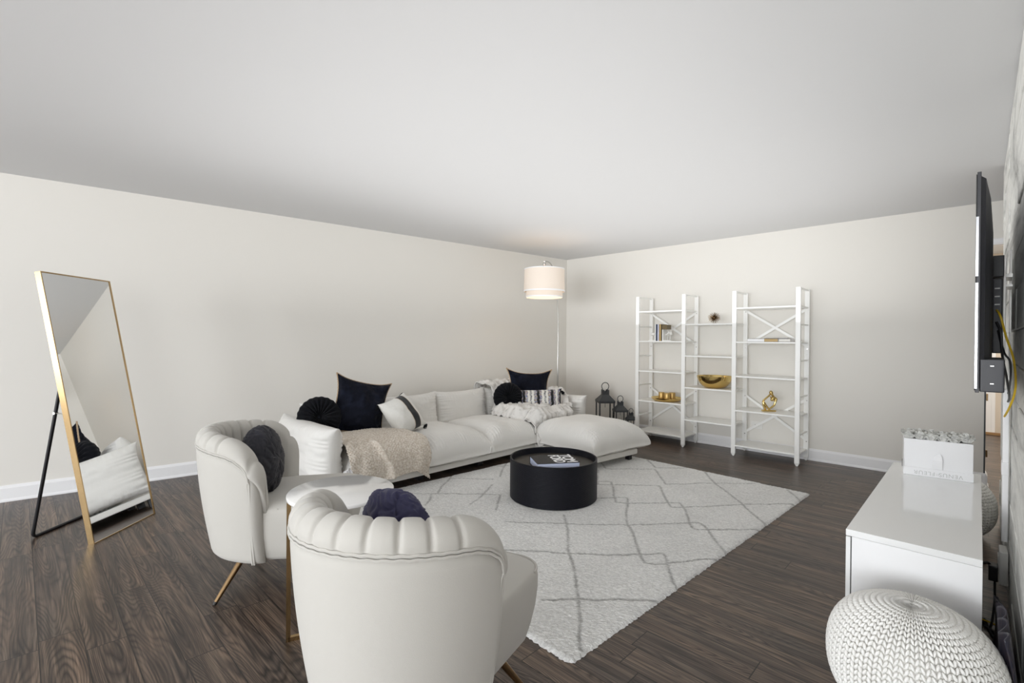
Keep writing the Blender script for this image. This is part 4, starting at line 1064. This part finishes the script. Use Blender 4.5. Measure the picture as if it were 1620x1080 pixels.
def flower_box():
    z0 = .4905; a = Vector((-.310, 3.59)); b_ = Vector((-.014, 3.625)); ux = (b_-a).normalized(); wd = (b_-a).length; c = (a+b_)/2+Vector((-ux.y, ux.x))*.075
    t = empty('flower_box', 'white gift box of preserved white roses on the media cabinet', 'flower box', (c.x, c.y, z0), math.atan2(ux.y, ux.x))
    h, d = .208, .075
    g = B(); g.box(-wd/2+.002, wd/2-.002, -d+.002, d-.002, .04, h, .002, 1); g.done('box', M['white'], t)
    B().box(-wd/2, wd/2, -d, d, 0, .047, .0015, 1).done('lid', M['white'], t)
    text_mesh('lettering', 'VENUS', .030, M['letter_grey'], t, (.056, -d-.0006, .030), (PI/2, PI, 0), .0003, 0, 1.0, 1.15)
    text_mesh('lettering', 'ET', .012, M['letter_grey'], t, (.0, -d-.0006, .023), (PI/2, PI, 0), .0003, 0)
    text_mesh('lettering', 'FLEUR', .030, M['letter_grey'], t, (-.056, -d-.0006, .030), (PI/2, PI, 0), .0003, 0, 1.0, 1.15)
    # ribbon pull on the front
    V = []; F = []
    xs = [-.022, .018]
    prof = [(0, .047, .004), (.0, .07, .012), (.0, .10, .016), (.002, .122, .011), (.008, .136, .005)]
    for i, (dx, z, y) in enumerate(prof):
        wsh = 1 if i < 3 else (.8 if i == 3 else .22)
        V += [(-.022*wsh+dx, -d-y*.6-.001, z), (.02*wsh+dx, -d-y-.001, z)]
    n = len(V); V += [(x, y+.002, z) for x, y, z in V]
    for i in range(len(prof)-1): a0 = 2*i; F += [(a0, a0+1, a0+3, a0+2), (n+a0+2, n+a0+3, n+a0+1, n+a0), (a0, a0+2, n+a0+2, n+a0), (a0+1, n+a0+1, n+a0+3, a0+3)]
    mesh('ribbon_pull', V, F, M['white'], t, False)
    # side tab at the left edge
    B().box(-wd/2-.006, -wd/2-.004, -d-.01, -d+.01, .045, .085).done('ribbon_tab', M['lantern'], t)
    # roses: petal whorls packed in rows
    r = random.Random(9)
    for ix in range(6):
        for iy in range(3):
            g = B(); x = -wd/2+.027+ix*(wd-.054)/5; y = -d+.027+iy*(2*d-.054)/2
            zc = h+.012+r.uniform(-.003, .006)
            bmesh.ops.create_icosphere(g.bm, subdivisions=1, radius=.016, matrix=Matrix.Translation((x, y, zc)))
            for ring, (rad, n, hh) in enumerate(((.010, 4, .026), (.019, 6, .024), (.027, 8, .018))):
                for k in range(n):
                    a = k*2*PI/n+ring*.5+r.uniform(-.3, .3); ca, sa = math.cos(a), math.sin(a); w2 = rad*.75+.004
                    base = Vector((x+ca*rad*.5, y+sa*rad*.5, zc-.012)); tip = Vector((x+ca*rad*1.15, y+sa*rad*1.15, zc+hh+r.uniform(-.006, .010))); sd = Vector((-sa, ca, 0))*w2
                    m1 = base.lerp(tip, .6)+Vector((ca, sa, 0))*.003
                    v = [g.bm.verts.new(p) for p in (base-sd*.5, base+sd*.5, m1+sd, tip+sd*.5+Vector((ca, sa, -.5))*.004, tip-sd*.5+Vector((ca, sa, -.3))*.004, m1-sd)]
                    g.bm.faces.new(v)
            g.done('rose', M['flower'], t, True)
flower_box()

# ============================================================ POUFS
def pouf(lab, loc, R, H, tilt=(0, 0, 0), first=None, cols=54, rows=38):
    if first is not None:
        o = first.copy(); C.objects.link(o); o.location = loc; o.rotation_euler = tilt; o['label'] = lab; return o
    n_ = 2.6
    def surf(u, v):   # u in [0,2pi], v in [-1,1] pole to pole
        t = v*PI/2; c, s = math.cos(t), math.sin(t)
        r = R*(abs(c)**(.72)); z = H/2*(1 if s > 0 else -1)*abs(s)**.9
        z -= .010*math.exp(-(r/.03)**2)*(1 if s > 0 else -1)
        return Vector((r*math.cos(u), r*math.sin(u), z))
    # stitch template: an elongated bead
    T = []; TF = []; k, q = 7, 5
    for i in range(q+1):
        a = -PI/2+PI*i/q
        for j in range(k): b = 2*PI*j/k; T.append((math.cos(a)*math.cos(b), math.cos(a)*math.sin(b), math.sin(a)))
    for i in range(q):
        for j in range(k): TF.append((i*k+j, i*k+(j+1) % k, (i+1)*k+(j+1) % k, (i+1)*k+j))
    T = np.array(T); V = []; F = []
    nb = 0
    # row spacing by arc length
    vs = np.linspace(-1, 1, 1200); P = [surf(0, v) for v in vs]; d = np.r_[0, np.cumsum([(P[i+1]-P[i]).length for i in range(len(P)-1)])]
    rows_v = np.interp(np.linspace(.012, d[-1]-.012, rows), d, vs)
    step = d[-1]/rows
    r_ = random.Random(2)
    for ri, v in enumerate(rows_v):
        for c in range(cols):
            for sgn in (-1, 1):
                u = 2*PI*(c+.25*sgn)/cols+2*PI/cols*.0
                p = surf(u, v); pu = (surf(u+.01, v)-p); pv = surf(u, min(1, v+.004))-surf(u, max(-1, v-.004))
                ring = 2*PI*max(.012, math.hypot(p.x, p.y))/cols
                if pu.length < 1e-7 or pv.length < 1e-7: continue
                tu, tv = pu.normalized(), pv.normalized(); nn = tu.cross(tv).normalized()
                ax = (tv*1.0+tu*sgn*-.50*min(1, ring/.03)).normalized(); bx = nn.cross(ax)
                w2 = min(ring*.20, .0075); ln = step*.60
                jit = 1+r_.uniform(-.06, .06)
                Q = T[:, :1]*w2*np.array(bx)*jit+T[:, 1:2]*.0085*np.array(nn)+T[:, 2:3]*ln*np.array(ax)+np.array(p+nn*.001)
                V.append(Q); F += [tuple(nb+i for i in f) for f in TF]; nb += len(T)
    # inner body under the stitches
    nu, nv = 48, 40; G = []
    for i in range(nu):
        for j in range(nv+1):
            p = surf(2*PI*i/nu, -1+2*j/nv); G.append((p.x*.972, p.y*.972, p.z*.968))
    F += [tuple(nb+i for i in f) for f in grid_faces(nu, nv+1, True)]
    V.append(np.array(G)); V = np.vstack(V); V[:, 2] += H/2
    o = mesh('pouf', V, F, M['yarn'], None, True, loc=loc, rot=tilt)
    return tag(o, lab, 'pouf', 'white knitted poufs')
pf = pouf('white chunky knit pouf in front of the media cabinet', (-.152, 2.06, .002), .228, .380)
pouf('white knit pouf in shade beyond the far end of the cabinet', (-.140, 4.30, 0.002), .232, .345, (0, 0, .4), pf)

# ============================================================ TELEVISION
def television():
    y0, y1, zb, zt = 2.13, 3.36, 1.095, 1.797
    t = empty('television', 'flat black television seen edge on, mounted on the slab wall', 'television', (0, y0, zb))
    H = zt-zb; L = y1-y0
    B().box(-.011, -.0085, .004, L-.004, .006, H-.006, .0005, 1).done('screen', mat('dark_screen', (.01, .01, .012), .06, coat=1), t)
    g = B(); g.box(-.0085, .001, 0, L, 0, H, .001, 1); g.done('bezel', M['plastic'], t)
    g = B(); g.box(-.0105, -.0035, -.002, 0, .012, .35, .0004, 1); g.box(-.0105, -.0035, -.002, 0, .37, .56, .0004, 1); g.done('edge_trim', M['silvergrey'], t)
    # tapered back housing
    V = []; F = []
    lv = [(.001, .012, .012, .012), (.012, .02, .02, .02), (.024, .10, .02, .07), (.033, .30, .02, .15), (.034, .36, .03, .18)]
    for x, my, mb, mt in lv: V += [(x, my, mb), (x, L-my, mb), (x, L-my, H-mt), (x, my, H-mt)]
    for i in range(len(lv)-1):
        for k in range(4): F.append((i*4+k, i*4+(k+1) % 4, i*4+4+(k+1) % 4, i*4+4+k))
    F.append((16, 17, 18, 19)); F.append((3, 2, 1, 0))
    mesh('back_housing', V, F, M['plastic'], t, False)
    g = B(); g.box(.0015, .058, .012, .30, .002, .107, .006, 3); g.done('speaker_box', M['plastic'], t)
    g = B(); g.box(.026, .034, .0105, .012, .084, .0865); g.box(.026, .034, .0105, .012, .028, .0305); g.done('speaker_clip', M['chrome'], t)
    g = B(); g.box(.034, .062, .42, .70, .12, .40, .004, 2); g.done('connector_panel', M['plastic'], t)
    g = B(); g.box(.034, .066, .46, .62, .41, .49, .003, 2); g.done('mount_block', M['black'], t)
    for k in range(3):
        g = B(); g.box(.040, .054, .4185, .42, .36-.03*k, .364-.03*k); g.done('port_label', M['outlet'], t)
    g = B()
    g.box(.072, .080, .80, .83, -.02, .52, .001); g.box(.096, .104, 1.0, 1.03, -.05, .58, .001); g.box(.066, .100, .82, 1.0, .44, .455); g.box(.066, .100, .82, 1.0, .40, .41)
    g.done('wall_bracket', M['chrome'], t)
    # cables
    def cab(name, pts, r, m, lab=None):
        P = [Vector(p)-Vector((0, y0, zb)) for p in pts]; Q = []
        for i in range(len(P)-1):
            p0, p1, p2, p3 = P[max(i-1, 0)], P[i], P[i+1], P[min(i+2, len(P)-1)]
            for s in np.linspace(0, 1, 8, endpoint=False): Q.append(.5*((2*p1)+(p2-p0)*s+(2*p0-5*p1+4*p2-p3)*s*s+(3*p1-p0-3*p2+p3)*s**3))
        Q.append(P[-1]); B().tube(Q, r, 8).done(name, m, t, True)
    cab('yellow_cable', [(.046, 2.54, 1.375), (.055, 2.50, 1.35), (.072, 2.52, 1.27), (.090, 2.55, 1.20), (.098, 2.57, 1.12), (.096, 2.60, 1.06), (.084, 2.66, 1.00), (.075, 2.75, .96)], .0035, M['yellow'])
    cab('power_cable', [(.045, 2.52, 1.33), (.056, 2.50, 1.29), (.062, 2.52, 1.20), (.076, 2.6, 1.12), (.088, 2.75, 1.04), (.095, 3.1, .99)], .004, M['black'])
    cab('signal_cable', [(.050, 2.53, 1.30), (.066, 2.55, 1.22), (.085, 2.62, 1.18), (.09, 2.75, 1.10), (.098, 3.2, 1.02)], .0035, M['black'])
television()

# ============================================================ POWER POINT, CABLES, FOLDED CLOTH BY THE SLAB WALL
t = empty('power_outlet', 'white surface outlet box below the cord raceway on the slab wall', 'outlet', (.1065, 3.27, .12))
B().box(-.030, 0, -.06, .06, 0, .155, .006, 2).done('box', M['outlet'], t)
B().box(-.034, -.030, -.035, .035, .03, .125, .002, 1).done('face_plate', M['outlet'], t)
def fcurve(pts, n=8):
    P = [Vector(p) for p in pts]; Q = []
    for i in range(len(P)-1):
        p0, p1, p2, p3 = P[max(i-1, 0)], P[i], P[i+1], P[min(i+2, len(P)-1)]
        for s in np.linspace(0, 1, n, endpoint=False): Q.append(.5*((2*p1)+(p2-p0)*s+(2*p0-5*p1+4*p2-p3)*s*s+(3*p1-p0-3*p2+p3)*s**3))
    return Q+[P[-1]]
t = empty('power_adapter', 'black power adapter plugged into the outlet box by the slab wall', 'adapter', (.072, 3.18, .17))
B().box(-.032, -.0, -.03, .03, -.02, .05, .004, 2).done('adapter_body', M['black'], t)
g = B(); g.tube(fcurve([(-.02, 0, .04), (-.035, -.01, .055), (-.05, -.02, .05), (-.055, .0, .05)]), .006, 8); g.tube(fcurve([(-.01, 0, -.02), (-.012, -.1, -.10), (-.028, -.22, -.162), (-.05, -.14, -.164), (-.075, -.05, -.164)]), .0045, 8)
g.done('adapter_cord', M['black'], t, True)
o = B().tube(fcurve([(.02, 2.98, .006), (.05, 2.95, .006), (.085, 2.88, .007), (.095, 2.80, .006), (.06, 2.86, .006), (.03, 3.05, .006)]), .005, 8).done('floor_cable', M['black'], None, True); tag(o, 'loose black cable looped on the floor behind the cabinet', 'cable')
o = B().tube(fcurve([(.02, 3.02, .013), (.06, 3.0, .014), (.088, 2.92, .016), (.100, 2.84, .02)]), .0035, 8).done('floor_cable', M['yellow'], None, True); tag(o, 'thin yellow cable on the floor below the outlet box', 'cable')
def folded_cloth():
    # pleated satin standing between cabinet and wall
    nu, nv = 150, 40; u = np.linspace(0, 1, nu); v = np.linspace(0, 1, nv); U, V_ = np.meshgrid(u, v, indexing='ij')
    Y = 2.06+.66*U
    X = .060+.026*np.sin(U*2*PI*7+.9*np.sin(V_*3))*(.4+.6*V_)+.012*np.sin(V_*PI)
    X = np.clip(X, .024, .098)
    top = .36-.20*np.clip(U-.35, 0, 1)+.012*np.sin(U*40); Z = .004+top*(1-V_)*1.0
    o = mesh('folded_cloth', np.stack([X, Y, Z], -1).reshape(-1, 3), grid_faces(nu, nv), M['iris'], None, True)
    md = o.modifiers.new('thickness', 'SOLIDIFY'); md.thickness = .004
    tag(o, 'dark slate pleated satin cloth stuffed between the cabinet and slab wall', 'cloth')
folded_cloth()
